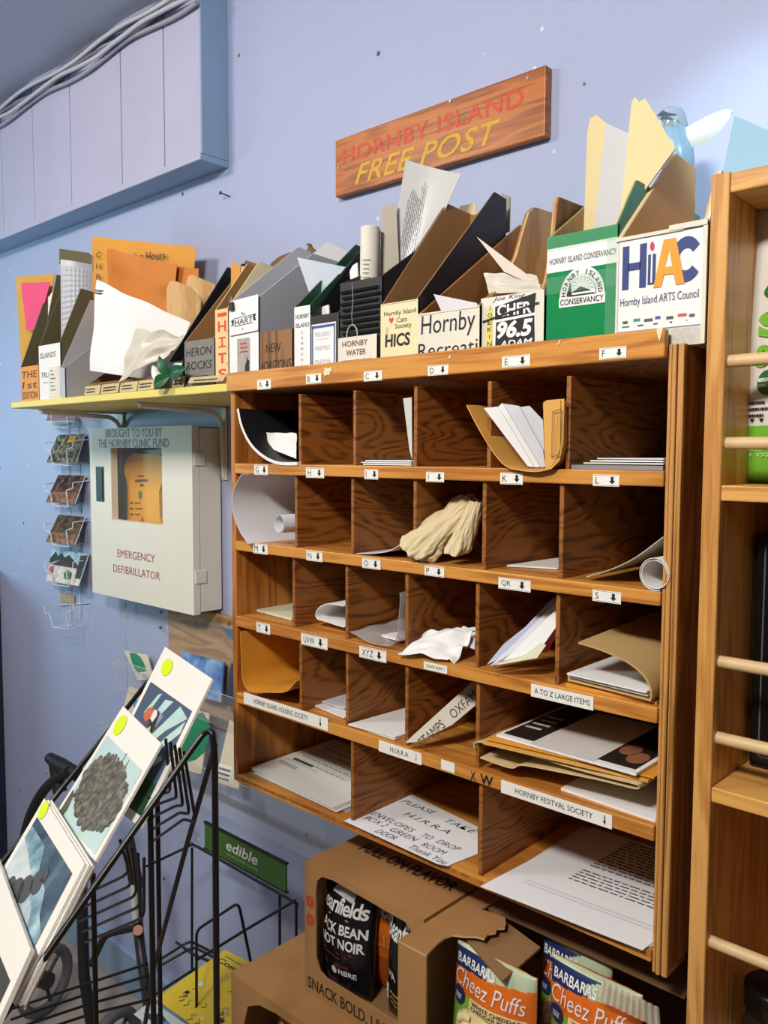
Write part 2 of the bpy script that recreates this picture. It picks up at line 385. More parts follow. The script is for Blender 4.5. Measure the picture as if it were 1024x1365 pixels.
strip('OXFAM !', 565, 887, 596, 893, 10, 3, False, .12, .9)
# hand written X W on the lowest rail, worn patches and paper scraps on the rails
fx = Y(627, 1037, -.0026); fr = Fr((fx.x, -.0024, fx.z - .004), (.038, 0, 0), (0, 0, .016)); m_ = MB()
m_.text('X', fr, 0, .1, .22, .9, ink); m_.text('W', fr, .42, .1, .95, .9, ink, bold=.02); m_.build('marker_lettering', cab)
def scrap(px, py, pts, mat, y=-.0086, s=.001):
    c = Y(px, py, y); m = MB(); m.prism([(c.x + a * s, y, c.z + b * s) for a, b in pts], (0, -.0004, 0), mat); m.build('paper_scrap', cab)
scrap(437, 495, [(-9, -2), (-6, 6), (2, 4), (8, 6), (9, 1), (4, -2), (5, -6), (-2, -5), (-6, -7)], cream)
scrap(881, 444, [(-5, 5), (3, 6), (1, -1), (-1, -9), (-3, -3)], cream); scrap(745, 457, [(-2, -3), (0, -2), (3, 3), (1, 3)], cream); scrap(600, 476, [(-2, -2), (1, -1), (2, 2), (-1, 2)], cream)

# ------------------------------------------------------------------ yellow wall shelf
yellow_p = M('yellow_shelf_paint', '#e6d36c', .5, .06, 10)
SY0 = .03; zb = (Y(15, 547, SY0).z + Y(309, 518, SY0).z) / 2; zt = zb + .0150; SXL = Y(15, 545, SY0).x
SHT = zt
sh = thing('wall_shelf', ((SXL) / 2, WALL, zb), 'long pale yellow painted shelf on white brackets left of the mail cabinet', 'shelf')
boxpart('board', (SXL, SY0, zb), (-.0015, WALL - .0005, zt), yellow_p, sh, .002)
def bracket(x):
    m = MB(); z0 = zb - .0005
    m.box((x - .009, .09, z0 - .004), (x + .009, WALL - .001, z0), steel_w); m.box((x - .009, WALL - .006, z0 - .17), (x + .009, WALL - .001, z0), steel_w)
    m.tube(rounded([(x, .095, z0 - .006), (x, WALL - .035, z0 - .013), (x, WALL - .012, z0 - .03), (x, WALL - .006, z0 - .165)], .03), .006, steel_w)
    o = m.build('bracket', sh, .001)
    MB().cyl((x, WALL - .009, z0 - .158), (x, WALL - .005, z0 - .158), .004, screw).build('screw', o)
bracket(Y(301, 600, WALL).x); bracket(Y(164, 556, WALL).x)

# ------------------------------------------------------------------ FREE POST sign
sign_wood = wood('sign_board', '#b86a2c', '#8c4c1c', (4, 30, 40), 26, .4, (10, 300, 260), .45)
a = Y(447, 223, .300); b = Y(727, 134, .300); z0 = (Y(447, 262, .3).z + Y(727, 182, .3).z) / 2; z1 = (Y(447, 186, .3).z + Y(727, 88, .3).z) / 2
sg = thing('wooden_sign', ((a.x + b.x) / 2, WALL, z0), 'long wooden sign with red and yellow lettering on the wall above the mail cabinet', 'sign')
fr = Fr((a.x, .300, z0), (b.x - a.x, 0, 0), (0, 0, z1 - z0))
MB().panel(fr, WALL - .0005 - .300, sign_wood).build('board', sg, .002)
red_l = M('faded_red_lettering', '#cf4a26', .5, .25, 90); yel_l = M('yellow_lettering', '#d3a41d', .5, .2, 90)
m_ = MB(); m_.text('HORNBY ISLAND', fr, .045, .53, .915, .80, red_l, bold=.012, spacing=1.08, h=.0006); m_.build('red_lettering', sg)
m_ = MB(); m_.text('FREE POST', fr, .115, .11, .825, .45, yel_l, bold=.012, shear=.35, spacing=1.05, h=.0006); m_.build('yellow_lettering', sg)
m_ = MB()
for u, v in ((.93, .9), (.02, .5), (.6, .97)): m_.cyl(fr.p(u, v, -.001), fr.p(u, v, .0012), .003, screw, 10)
m_.build('screw', sg)

# ------------------------------------------------------------------ defibrillator cabinet
DX1 = Y(296, 690, WALL).x; DF = X(257, 690, DX1).y; DX0 = Y(121.5, 690, DF).x
dz1 = Y(190, 568, DF).z; dz0 = Y(190, 807, DF).z
dz1 = (Y(120.5, 572, DF).z + Y(255.6, 566.5, DF).z) / 2; dz0 = (Y(123.5, 792, DF).z + Y(257.5, 817, DF).z) / 2
db = thing('defibrillator_cabinet', ((DX0 + DX1) / 2, WALL, dz0), 'white metal emergency defibrillator wall cabinet with a window in its door, under the yellow shelf', 'cabinet')
t_ = .002; dd = DF + .020
m_ = MB(); m_.box((DX0 + .003, dd, dz0 + .003), (DX0 + .003 + t_, WALL - .001, dz1 - .003), steel_w); m_.box((DX1 - t_, dd, dz0 + .003), (DX1, WALL - .001, dz1 - .003), steel_w)
m_.box((DX0 + .003, dd, dz0 + .003), (DX1, WALL - .001, dz0 + .003 + t_), steel_w); m_.box((DX0 + .003, dd, dz1 - .003 - t_), (DX1, WALL - .001, dz1 - .003), steel_w)
m_.box((DX0 + .003, WALL - .003, dz0 + .003), (DX1, WALL - .001, dz1 - .003), M('grey_lining', '#9b9992', .5)); m_.build('body', db)
fr = Fr((DX0, DF, dz0), (DX1 - DX0, 0, 0), (0, 0, dz1 - dz0))
def fuv(fr, px, py):
    q = onplane(px, py, fr.O, fr.n) - fr.O; return q.dot(fr.U) / fr.U.length_squared, q.dot(fr.V) / fr.V.length_squared
wu0, wv1 = fuv(fr, 147.5, 597); wu1, wv0 = fuv(fr, 217, 700)
clear('window_acrylic', '#ffffff', .03, .3).node_tree.nodes['Principled BSDF'].inputs['Specular IOR Level'].default_value = .15
m_ = MB()
for (a0, b0, a1, b1) in ((0, 0, 1, wv0), (0, wv1, 1, 1), (0, wv0, wu0, wv1), (wu1, wv0, 1, wv1)): m_.panel(fr.sub(a0, b0, a1, b1), .018, steel_w)
dr = m_.build('door', db, 0)
MB().panel(fr.sub(wu0, wv0, wu1, wv1, -.006), .002, clear('window_acrylic', '#ffffff', .03, .3)).build('window_pane', dr)
u, v = fuv(fr, 129, 668); u2, v2 = fuv(fr, 138.5, 622); m_ = MB(); m_.panel(fr.sub(u, v, u2, v2, .0015), .003, black); m_.panel(fr.sub(u + .012, v + .012, u2 - .012, v2 - .012, .003), .003, M('gloss_black', '#050507', .5)); m_.build('latch', dr, .0006)
navy_i = M('navy_lettering', '#33405f', .5, 0); red_i = M('dark_red_lettering', '#a4453f', .5, 0)
m_ = MB()
for t, xa, ya, xb, yb, mm, bd in (('BROUGHT TO YOU BY', 141, 583, 216, 571, navy_i, .008), ('THE HORNBY CLINIC FUND', 131, 597.5, 225, 584, navy_i, .008),
                          ('EMERGENCY', 157, 747.5, 206.5, 734.5, red_i, 0), ('DEFIBRILLATOR', 151.5, 769, 213.5, 756.5, red_i, 0)):
    ua, va = fuv(fr, xa, ya); ub, vb = fuv(fr, xb, yb); vm = fuv(fr, (xa + xb) / 2, (ya + yb) / 2)[1]; hh = .050 if bd else .045
    m_.text(t, fr, ua, vm - hh / 2, ub, vm + hh / 2, mm, bold=bd, h=.0005)
m_.build('lettering', dr)
for py in (612, 770):
    zz = X(259, py, DX1).z; MB().box((DX1 - .001, DF + .004, zz - .015), (DX1 + .004, DF + .034, zz + .015), steel_w).build('hinge', db, .001)
# the yellow unit hanging inside
yl = M('yellow_plastic', '#eba60a', .6, .05, 20); dk = M('dark_grey_plastic', '#38373a', .5)
yb = DF + .052; un = thing('defibrillator', (DX0 + .24, yb, dz0 + .16), 'yellow portable defibrillator with a green button behind the white cabinet window', 'defibrillator')
def P(px, py, y=yb): return Y(px, py, y)
o_ = [(166, 700), (170, 690), (170.5, 655), (169, 640), (166, 632), (165.5, 622), (170, 610), (178, 604), (213, 606), (218, 612), (219, 634), (212, 655), (213, 690), (217, 704)]
m_ = MB(); m_.prism([P(*q) for q in o_], (0, .02, 0), yl); m_.build('body', un, .004, 3)
m_ = MB(); m_.prism([P(a, b, yb + .004) for a, b in ((181, 607), (185, 597), (200, 600), (215, 598), (219, 612), (200, 613))], (0, .012, 0), dk); m_.build('carry_handle', un, .003)
ff = Fr(P(169, 700, yb - .0004), P(215, 700, yb - .0004) - P(169, 700, yb - .0004), (0, 0, P(169, 606).z - P(169, 700).z))
m_ = MB(); m_.disc(ff, .42, .42, .008, M('green_button', '#2f8f6a', .35), .001, ry=.011); m_.build('button', un)
m_ = MB(); m_.lines(ff, .28, .60, .66, .65, 1, dk, .0003, .7, 0, 2); m_.rect(ff, .36, .67, .54, .69, dk); m_.rect(ff, .42, .54, .52, .57, dk)
for k in range(3): m_.rect(ff, .12, .30 - .08 * k, .2, .325 - .08 * k, dk); m_.rect(ff, .26, .30 - .08 * k, .26 + .16 + .06 * (k == 1), .32 - .08 * k, greyink)
m_.shape(ff, [(.38, .02), (.47, .13), (.55, .02)], M('orange_mark', '#c8542a', .4)); m_.build('lettering', un)
MB().tube(rounded([P(158, 700, yb + .03), P(154, 660, yb + .03), P(155, 620, yb + .03), P(150, 600, yb + .03)], .05), .010, M('grey_hose', '#8d867f', .5), 10).build('hose', un)
m_ = MB(); m_.box((DX0 + .01, yb + .021, dz0 + .02), (DX1 - .01, yb + .024, dz0 + .40), M('grey_lining', '#9b9992')); m_.build('mounting_plate', db)

# ------------------------------------------------------------------ pine bookcase at the right
BF = 0.0; BX0 = Y(948, 243, BF).x; bt = .019; BZ1 = Y(969, 231, BF).z; BB = .26
bk = thing('bookcase', (BX0 + .2, BF + .13, FLOOR), 'pale pine bookcase with round dowel rails, right of the mail cabinet', 'bookcase')
boxpart('side_panel', (BX0, BF, FLOOR), (BX0 + bt, BF + BB, BZ1 + .002), pine, bk, .002)
boxpart('side_panel', (BX0 + .62, BF, FLOOR), (BX0 + .62 + bt, BF + BB, BZ1 + .002), pine, bk, .002)
ix0, ix1 = BX0 + bt + .0004, BX0 + .6196
zz = [Y(960, y, BF).z for y in (647, 1053)]
boxpart('top_panel', (ix0, BF, BZ1 - .02), (ix1, BF + BB - .008, BZ1), pine_h, bk, .002)
for z_ in zz + [zz[1] - .42, FLOOR + .12]: boxpart('shelf', (ix0, BF + .001, z_ - .016), (ix1, BF + BB - .008, z_), pine_h, bk, .0015)
boxpart('back_panel', (BX0, BF + BB, FLOOR + .1), (BX0 + .62 + bt, BF + BB + .006, BZ1), fir_in, bk, 0)
for py in (481.5, 591, 881.5, 983.5, 1259):
    z_ = Y(970 if py < 700 else 955, py, BF + .012).z
    MB().cyl((ix0 - .006, BF + .014, z_), (ix1 + .006, BF + .014, z_), .0066, dowel_w, 14).build('dowel_rail', bk)
SHZ = zz
# ------------------------------------------------------------------ magazine files and papers standing on the cabinet and the shelf
CT = .0966; SB = SHT + .0006
GF = 'cardboard magazine files along the wall'
def magfile(label, xl, xr, yl, yf, base, peakL, peakR=None, out=card_brown, inn=card_dark, front=None, th=.003, back=None, curve=False, tilt=0, name='magazine_file', low=0):
    """open file box: front panel, two slanted sides, back, bottom; peaks are points where the slanted sides top out"""
    ym = (yl + 470) / 2
    x0 = Y(xl, ym, yf).x; x1 = Y(xr, ym, yf).x; zf = Y((xl + xr) / 2, yl, yf).z
    t = thing(name, ((x0 + x1) / 2, yf + .1, base), label, 'magazine file', None)
    pl = X(peakL[0], peakL[1], x0 + th); pr = X(peakR[0], peakR[1], x1) if peakR else pl
    yb = back or min(WALL - .004, max(pl.y, pr.y) + .03)
    def prof(x, p):
        py_ = max(yf + .03, min(p.y, yb - .008)); pz = p.z
        pts = [(x, yf + .0005, base), (x, yf + .0005, zf - low)]
        if curve:
            for k in range(1, 9):
                s = k / 8; pts.append((x, yf + (py_ - yf) * s, zf + (pz - zf) * (s ** 1.6 if s < .7 else 1 - (1 - s) ** 2 * 4.8)))
            pts += [(x, py_ + (yb - py_) * .5, pz + .002), (x, yb, pz - .012)]
        else: pts += [(x, py_, pz), (x, yb, pz - .004)]
        return pts + [(x, yb, base)]
    m = MB()
    m.prism(prof(x0, pl), (th / 2, 0, 0), out); m.prism(prof(x0 + th / 2, pl), (th / 2, 0, 0), inn)
    m.prism(prof(x1 - th, pr), (th / 2, 0, 0), inn); m.prism(prof(x1 - th / 2, pr), (th / 2, 0, 0), out)
    m.box((x0 + th, yb - th, base), (x1 - th, yb, min(pl.z, pr.z) - .006), inn); m.box((x0 + th, yf + th, base), (x1 - th, yb - th, base + th), inn)
    m.build('body', t)
    fr = Fr((x0, yf, base), (x1 - x0, 0, 0), (0, 0, zf - base)); f = MB(); f.panel(fr, -0.0, front or out) if False else f.obox(fr.O, fr.U, fr.V, (0, th, 0), front or out)
    return t, fr, f
def cutout(name, label, cat, pts, y, th, mat, N=(0, -1, 0), group=None, anchor=None, curl=0):
    """a stiff flat piece standing in its own plane, traced corner by corner, with thickness"""
    N = V3(N).normalized(); P0 = Y(*(anchor or pts[0]), y)
    q = [onplane(a, b, P0, N) for a, b in pts]
    m = MB(); m.prism(q, -N * th, mat); o = m.build(name)
    return tag(o, label, cat, group)
def mfr(pts, y, N, anchor=None):
    N = V3(N).normalized(); P0 = Y(*(anchor or pts[0]), y); q = [onplane(a, b, P0, N) for a, b in pts]
    return quadframe(q[0], q[1], q[2])
def add_face(t, f, name='front_panel'): return f.build(name, t, 0)
SF = .036   # front line of the files on the yellow shelf
CF = .014   # front line of the files on the cabinet
granite = M('speckled_granite_paper', '#85837f', .7, .55, 420)
orange_c = M('orange_card', '#dd8f2c', .6, .06, 30); olive = M('olive_board', '#625c40', .7, .08, 20)
grey_pl = M('grey_plastic', '#a9adb6', .45, .05, 10); grey_l = M('light_grey_board', '#b9bcc2', .6, .05, 10)
wood_lt = wood('light_plywood', '#d2aa72', '#b58a52', (12, 12, 5), 20, .5, (200, 200, 20), .45)
wood_md = wood('brown_ply_side', '#a2703c', '#7d5227', (14, 14, 4), 20, .5, (240, 240, 14), .45)
wood_fr = wood('oiled_wood_front', '#8f6238', '#5f3d1e', (40, 20, 3), 16, .5, (240, 240, 12), .45)
dkgreen = M('dark_green_board', '#1f4a33', .5, .08, 20)
red_o = M('red_orange_paint', '#d6472a', .6, .08, 60); pink = M('pink_paper', '#e0477c', .6, .04, 30)

t, fr, f = magfile('olive file with an orange handwritten front, leftmost on the yellow shelf', 27, 51, 488, SF, SB, (58, 404), (76, 366), out=olive, inn=olive, front=orange_c)
for k, s_ in enumerate(('THE', '1st', 'EDITION')): f.text(s_, fr, .08, .66 - .3 * k, .92, .86 - .3 * k, ink, shear=.1)
add_face(t, f); FA = t
tag(cutout('envelope', 'yellow envelope with a pink square poking out of the leftmost file', 'envelope', [(21, 369), (73, 365), (46, 528), (31, 530)], SF + .06, .002, M('yellow_envelope', '#c99a35', .6, .06), (.35, -.94, 0)))
cutout('pink_card', 'bright pink card in front of the yellow envelope at the left shelf end', 'card', [(28, 377), (67, 376), (50, 440), (35, 440)], SF + .056, .001, pink, (.35, -.94, 0))
t, fr, f = magfile('narrow white fronted handwritten file, second on the yellow shelf', 51.5, 80, 459, SF, SB, (80, 392), out=olive, inn=olive, front=white)
f.text('ISLANDS', fr, .06, .76, .8, .86, ink, shear=.15); f.text('TRUST', fr, .1, .40, .7, .50, ink, shear=.15); f.rect(fr, .2, .3, .5, .31, ink)
f.obox(fr.p(.48, .02, .0006), fr.U * .5, fr.V * .56, fr.n * .0006, offwhite)
for k in range(6): f.rect(fr, .56, .5 - .07 * k, .56 + .12 + .16 * ((k * 7) % 3) / 3, .515 - .07 * k, ink, .0014)
add_face(t, f)
for k in range(3): cutout('writing_pad', 'white paper pad standing in the narrow white file on the yellow shelf', 'pad', [(64 + 3 * k, 396 - 4 * k), (77 + k, 386 - k), (77 + k, 456), (64 + 2 * k, 462)], SF + .05 + .006 * k, .003, white, (.7, -.7, 0), 'white pads in the narrow file')
t, fr, f = magfile('grey board file holding a bubble mailer, third on the yellow shelf', 80.6, 86, 490, SF, SB, (121, 400), (125, 460), out=grey_pl, inn=grey_l, front=grey_pl, back=SF + .22)
add_face(t, f)
# bubble mailer: a grid of raised bubbles
N = V3((.86, -.5, 0)).normalized(); P0 = Y(83, 480, SF + .03)
c4 = [onplane(a, b, P0, N) for a, b in ((82, 488), (122, 462), (123, 353), (81, 346))]
def bub(u, v):
    p = c4[0] * (1 - u) * (1 - v) + c4[1] * u * (1 - v) + c4[2] * u * v + c4[3] * (1 - u) * v
    e = .0014 * abs(math.sin(u * 25)) * abs(math.sin(v * 60)) if .06 < u < .94 and .04 < v < .94 else 0
    return p + N * (e + .004 * math.sin(u * math.pi))
tag(MB().surf(bub, 30, 74, M('silver_mailer', '#b5bcc8', .35, .05, 20), .004).build('bubble_mailer'), 'silvery white padded bubble mailer standing in the grey file', 'envelope')
cutout('brown_folder', 'dark olive folder showing its top edge behind the bubble mailer', 'folder', [(79, 333), (80, 331.5), (118, 337), (122, 340), (122, 360), (79, 352)], SF + .10, .003, olive, (.7, -.7, 0))
# the wide file with gold envelopes
t, fr, f = magfile('wide brown file stuffed with gold envelopes and a white sheet', 118, 215, 506, SF + .02, SB, (170, 478), (250, 476), out=card_brown, inn=card_dark, front=card_dark, back=SF + .23)
add_face(t, f)
def crease(name, label, pts4, y, N, mat, amp, nu=22, nv=22, th=.0008, seed=0, sc=9, cat='envelope', bow=0, group=None):
    """a paper sheet between four traced corners (bl, br, tr, tl), creased and bowed"""
    N = V3(N).normalized(); P0 = Y(*pts4[0], y); c = [onplane(a, b, P0, N) for a, b in pts4]
    def fn(u, v):
        p = c[0] * (1 - u) * (1 - v) + c[1] * u * (1 - v) + c[2] * u * v + c[3] * (1 - u) * v
        return p + N * (amp * wob(u * 3, v * 3, seed, sc / 9) + bow * math.sin(u * math.pi)) + V3((0, 0, 1)) * amp * .8 * wob(u * 4, v * 4, seed + 9, 1) * (1 if v > .9 or u > .9 else .3)
    o = MB().surf(fn, nu, nv, mat, th).build(name); return tag(o, label, cat, group), c
o, c = crease('envelope', 'large gold envelope with handwriting standing at the back of the wide file', [(124, 440), (254, 440), (262, 330), (123, 316)], SF + .16, (.2, -.98, 0), gold_env, .008, seed=3, bow=.008)
fr = quadframe(c[0], c[1], c[3]); m = MB()
for s_, u0, v0, u1, v1 in (('C', .09, .76, .14, .82), ('H', .09, .64, .14, .70), ('R', .09, .53, .14, .59), ('Service Hours', .36, .70, .80, .79)): m.text(s_, fr, u0, v0, u1, v1, ink, h=.0135)
m.build('handwriting', o, base=o.location)
crease('envelope', 'orange envelope with torn flap in front of the large gold envelope', [(146, 440), (228, 440), (236, 352), (143, 332)], SF + .12, (.1, -1, 0), M('orange_envelope', '#c8761e', .6, .1, 18), .010, seed=5, bow=.006)
crease('envelope', 'gold envelope corner jutting out right of the orange envelope', [(205, 430), (262, 425), (265, 358), (205, 352)], SF + .14, (.2, -.98, 0), M('orange_envelope'), .003, seed=8)
for k, (p_, w_) in enumerate((([(222, 408), (222, 385), (226, 375), (232, 374), (253, 382), (268, 400), (262, 490), (235, 490)], 'first'), ([(248, 402), (248, 380), (250, 369), (256, 366), (287, 379), (284, 480), (262, 480)], 'second'))):
    cutout('plywood_file_side', ('rounded light plywood panel left of the granite papered file', 'rounded light plywood panel, rearmost left of the granite papered file')[k], 'panel', p_, SF + (.10 if k == 0 else .15), .004, wood_lt, (.5, -.87, 0))
o, c = crease('paper_sheet', 'big white sheet bending out of the wide brown file', [(120, 494), (226, 512), (254, 430), (129, 373)], SF + .012, (.25, -.97, .1), white, .005, seed=11, cat='sheet', bow=.02)
fr = quadframe(c[0], c[1], c[3]); m = MB(); m.lines(fr, .02, .84, .30, .90, 2, ink, .006, .6, .1, 3); m.text('HI', fr, .90, .56, .96, .66, ink, h=.008); m.build('print', o, base=o.location)
crease('plastic_envelope', 'crumpled cream plastic envelope curling over the yellow shelf edge', [(158, 510), (224, 474), (246, 448), (181, 438)], SF - .008, (.15, -.95, .25), M('cream_plastic', '#cdc8ba', .35, .06, 20), .010, seed=15, cat='envelope', bow=.006)
R = random.Random(4)
for k, (xa, xb, yy) in enumerate(((112, 133, 520), (134, 158, 517), (159, 182, 515), (183, 206, 513), (229, 246, 508))):
    a = Y(xa, yy, SF - .004); b = Y(xb, yy, SF - .004)
    fr = Fr((a.x, SF - .004, SB), (b.x - a.x, R.uniform(-.003, .003), 0), (0, .004, .020)); m = MB(); m.panel(fr, .001, M('yellowed_paper', '#cbb98a', .7, .15, 60))
    m.lines(fr, .1, .25, .9, .85, 2, ink, .0003, .5, .3, k)
    tag(m.build('paper_name_tag'), ('yellowed paper tag, first from the left along the shelf edge', 'yellowed paper tag, second from the left along the shelf edge', 'yellowed paper tag, third along the shelf edge under the plastic envelope', 'yellowed paper tag left of the green leaves', 'yellowed paper tag right of the green leaves')[k], 'tag', 'paper tags along the shelf edge')
fr = quadframe(Y(250, 511, SF - .012), Y(297, 508, SF - .012), Y(254, 503, SF - .012)); m = MB(); m.panel(fr, .0008, M('yellowed_paper')); m.lines(fr, .15, .3, .85, .7, 1, ink, .0003, .6, .1, 5)
tag(m.build('paper_strip'), 'yellowed handwritten strip lying before the granite papered file', 'paper strip')
# leaves with a white petal
lf = thing('leafy_sprig', Y(222, 512, SF - .006), 'dark green artificial leaves with a white petal on the yellow shelf', 'plant')
leafm = M('green_leaf', '#1f5a35', .35, .2, 60)
def leaf(a, b, wd, mat, bend, y, nm='leaf'):
    A = Y(*a, y); B = Y(*b, y - .006); D = B - A; S = D.cross(V3((0, -1, 0))).normalized()
    def fn(u, v):
        wv = wd * math.sin(math.pi * min(1, v ** .8)) ; s = (u - .5) * 2
        return A + D * v + S * (s * wv) + V3((0, -1, 0)) * (bend * math.sin(v * math.pi) + abs(s) * wv * .35)
    MB().surf(fn, 6, 12, mat, .0008).build(nm, lf)
leaf((229, 500), (212, 474), .013, leafm, .006, SF - .012); leaf((228, 502), (250, 490), .013, leafm, .006, SF - .014); leaf((226, 503), (205, 516), .013, leafm, .004, SF - .016)
leaf((222, 508), (203, 487), .012, M('white_petal', '#e6e4dc', .5), .006, SF - .008, 'petal'); leaf((236, 500), (243, 484), .012, M('white_petal'), .004, SF - .005, 'petal')
MB().tube([Y(226, 503, SF - .012), Y(222, 513, SF - .010)], .0015, leafm).build('stem', lf)

t, fr, f = magfile('plain black file left of the granite papered file', 224, 244, 482, SF + .012, SB, (304, 356), out=black, inn=black, front=black)
add_face(t, f)
t, fr, f = magfile('file with a speckled granite paper front, left of the red lettered file', 246, 285.5, 453, SF, SB, (309, 376), out=card_brown, inn=card_brown, front=granite)
f.text('HERON', fr, .06, .66, .92, .84, ink, shear=.1); f.text('ROCKS', fr, .06, .36, .92, .54, ink, shear=.1); f.text('F', fr, .06, .04, .22, .18, ink); f.rect(fr, .06, .20, .8, .215, ink); add_face(t, f)
t, fr, f = magfile('narrow cream file lettered with big red orange initials', 287, 304, 412, SF - .004, SB, (330, 352), out=cream, inn=card_brown, front=M('peach_card', '#ecc58d', .6, .04))
for k, s_ in enumerate('HITS'):
    f.text(s_, fr, *(.22, .70 - .215 * k, .86, .84 - .215 * k) if s_ != 'I' else (.46, .70 - .215 * k, .62, .84 - .215 * k), red_o, bold=.02)
    if s_ == 'I': f.rect(fr, .26, .70 - .215 * k, .82, .72 - .215 * k, red_o); f.rect(fr, .26, .82 - .215 * k, .82, .84 - .215 * k, red_o)
    if k < 3: f.disc(fr, .92, .69 - .215 * k, .0016, red_o)
f.rect(fr, .2, .90, .9, .95, red_o); add_face(t, f)
cutout('envelope', 'orange manila envelope standing behind the red lettered file', 'envelope', [(308, 402), (308, 348), (312, 351), (320, 354), (321, 396)], SF + .06, .003, gold_env, (.5, -.87, 0))
cutout('envelope', 'beige envelope between the red lettered file and the grey plastic file', 'envelope', [(321, 392), (320, 354), (356, 361), (352, 374)], SF + .09, .003, kraft, (.5, -.87, 0))
cutout('brown_board', 'dark brown board end poking up behind the beige envelope', 'board', [(325, 350), (328, 347), (360, 357), (360, 366), (330, 360)], SF + .15, .006, card_dark, (.4, -.9, 0))
cutout('brown_board', 'curved brown cardboard poking up left of the grey plastic file', 'board', [(352, 366), (362, 350), (372, 342), (387, 336), (384, 345), (366, 358)], SF + .18, .006, card_dark, (.4, -.9, 0))
cutout('driftwood_piece', 'small knotty brown twig above the grey plastic file', 'twig', [(403, 500), (407, 335), (411, 330), (408, 325), (411, 324), (414, 330), (420, 334), (420, 500)], SF + .2, .008, card_dark)
t, fr, f = magfile('grey plastic file with a white card clipped to its front', 305.5, 344.5, 400, CF - .006, SB, (398, 329), (418, 338), out=grey_pl, inn=grey_l, front=white)
pic = fr.sub(.28, .02, .72, .52); f.rect(fr, .28, .02, .72, .52, M('grey_picture', '#a9a59f', .6, .25, 80), .0003); f.disc(pic, .5, .8, .008, M('pink_scribble', '#c98a8a', .6), .0004); f.lines(pic, .25, .64, .85, .95, 3, red_i, .0006, .35, .2, 5)
f.shape(pic, [(.6, .02), (.62, .3), (.74, .42), (.78, .55), (.85, .44), (.95, .42), (.93, .25), (.98, .02)], ink, .0006)
add_face(t, f)
cf = quadframe(Y(306, 448, CF - .009), Y(344, 440, CF - .009), Y(306, 402, CF - .0085)); m = MB(); m.panel(cf, .0008, white)
m.text('The', cf, .42, .50, .56, .60, ink, h=.0006); m.text('HART', cf, .2, .27, .82, .43, ink, h=.0006)
m.shape(cf, [(.06, .26), (.16, .30), (.16, .46), (.06, .42), (.11, .34)], ink, .0005); m.shape(cf, [(.94, .30), (.84, .30), (.84, .48), (.94, .48), (.90, .39)], ink, .0005)
m.rect(cf, .16, .46, .84, .475, ink, .0005); m.rect(cf, .16, .235, .84, .25, ink, .0005); m.text('x', cf, .45, .1, .5, .16, ink, h=.0006)
tag(m.build('white_card'), 'white card with a lettered ribbon clipped on the grey plastic file', 'card')
bc = thing('binder_clip', Y(311, 411, CF - .012), 'small black binder clip holding the white card', 'clip')
c0 = Y(310, 409, CF - .0095)
MB().prism([c0 + V3((-.006, 0, -.006)), c0 + V3((.006, 0, -.006)), c0 + V3((.004, 0, .007)), c0 + V3((-.004, 0, .007))], (0, -.004, 0), black).build('body', bc, .0008)
MB().tube(rounded([c0 + V3((-.003, -.002, .004)), c0 + V3((-.006, -.002, .013)), c0 + V3((-.003, -.002, .02)), c0 + V3((0, -.002, .013)), c0 + V3((.002, -.002, .004))], .004), .0007, screw).build('wire_loop', bc)
t, fr, f = magfile('file with an oiled wood front and black brush lettering', 344.5, 389.5, 441, CF, CT, (413, 386), out=card_brown, inn=card_dark, front=wood_fr)
f.text('NEW', fr, .22, .58, .68, .76, ink, shear=.12); f.text('HORIZONS', fr, .03, .22, .97, .42, ink, shear=.05); add_face(t, f)
t, fr, f = magfile('dark green file with a narrow white front, lettered vertically', 392.5, 413.5, 408, CF, CT, (475, 326), out=dkgreen, inn=dkgreen, front=white)
f.text('HORNBY', fr, .1, .83, .95, .89, navy_i, bold=.01); f.text('ISLAND', fr, .1, .71, .95, .77, navy_i, bold=.01)
for k, s_ in enumerate('COMMUNITY'): f.text(s_, fr, .44, .62 - .075 * k, .56, .655 - .075 * k, navy_i)
add_face(t, f)
cutout('grey_folder', 'pale grey folder behind the triangular vellum sheet', 'folder', [(408, 345), (436, 323), (468, 337), (456, 352)], CF + .17, .004, grey_l, (.3, -.95, 0))
cutout('vellum_sheet', 'bluish translucent sheet folded to a point in the dark green file', 'sheet', [(396, 343), (461, 356), (424, 404), (417, 404)], CF + .05, .001, M('vellum', '#a9b5c6', .4, .05), (.2, -.97, .1))
cutout('white_board', 'white card standing right of the vertically lettered front', 'card', [(422, 420), (424, 411), (438, 406), (439, 420)], CF + .02, .002, white)
t, fr, f = magfile('black file bearing a white note with a blue border', 413.5, 452, 419, CF - .002, CT, (478, 337), out=black, inn=black, front=black)
nf = fr.sub(.06, -.0, .90, .86, .0004); f.panel(nf, .0004, white)
bl = M('blue_border', '#3c5796', .5)
for a in ((.02, 0, .07, .97), (.92, 0, .97, .97), (.02, .92, .97, .97)): f.rect(nf, *a, bl, .0003)
fg = M('faint_pen', '#a9adb8', .6)
for k, s_ in enumerate(('FELDEC', 'FREE POST', 'PLEASE', 'DO NOT', 'REMOVE')): f.text(s_, nf, .16, (.76, .50, .26, .15, .04)[k], .80, (.84, .58, .33, .22, .11)[k], fg)
f.rect(nf, .2, .70, .75, .71, fg); add_face(t, f)
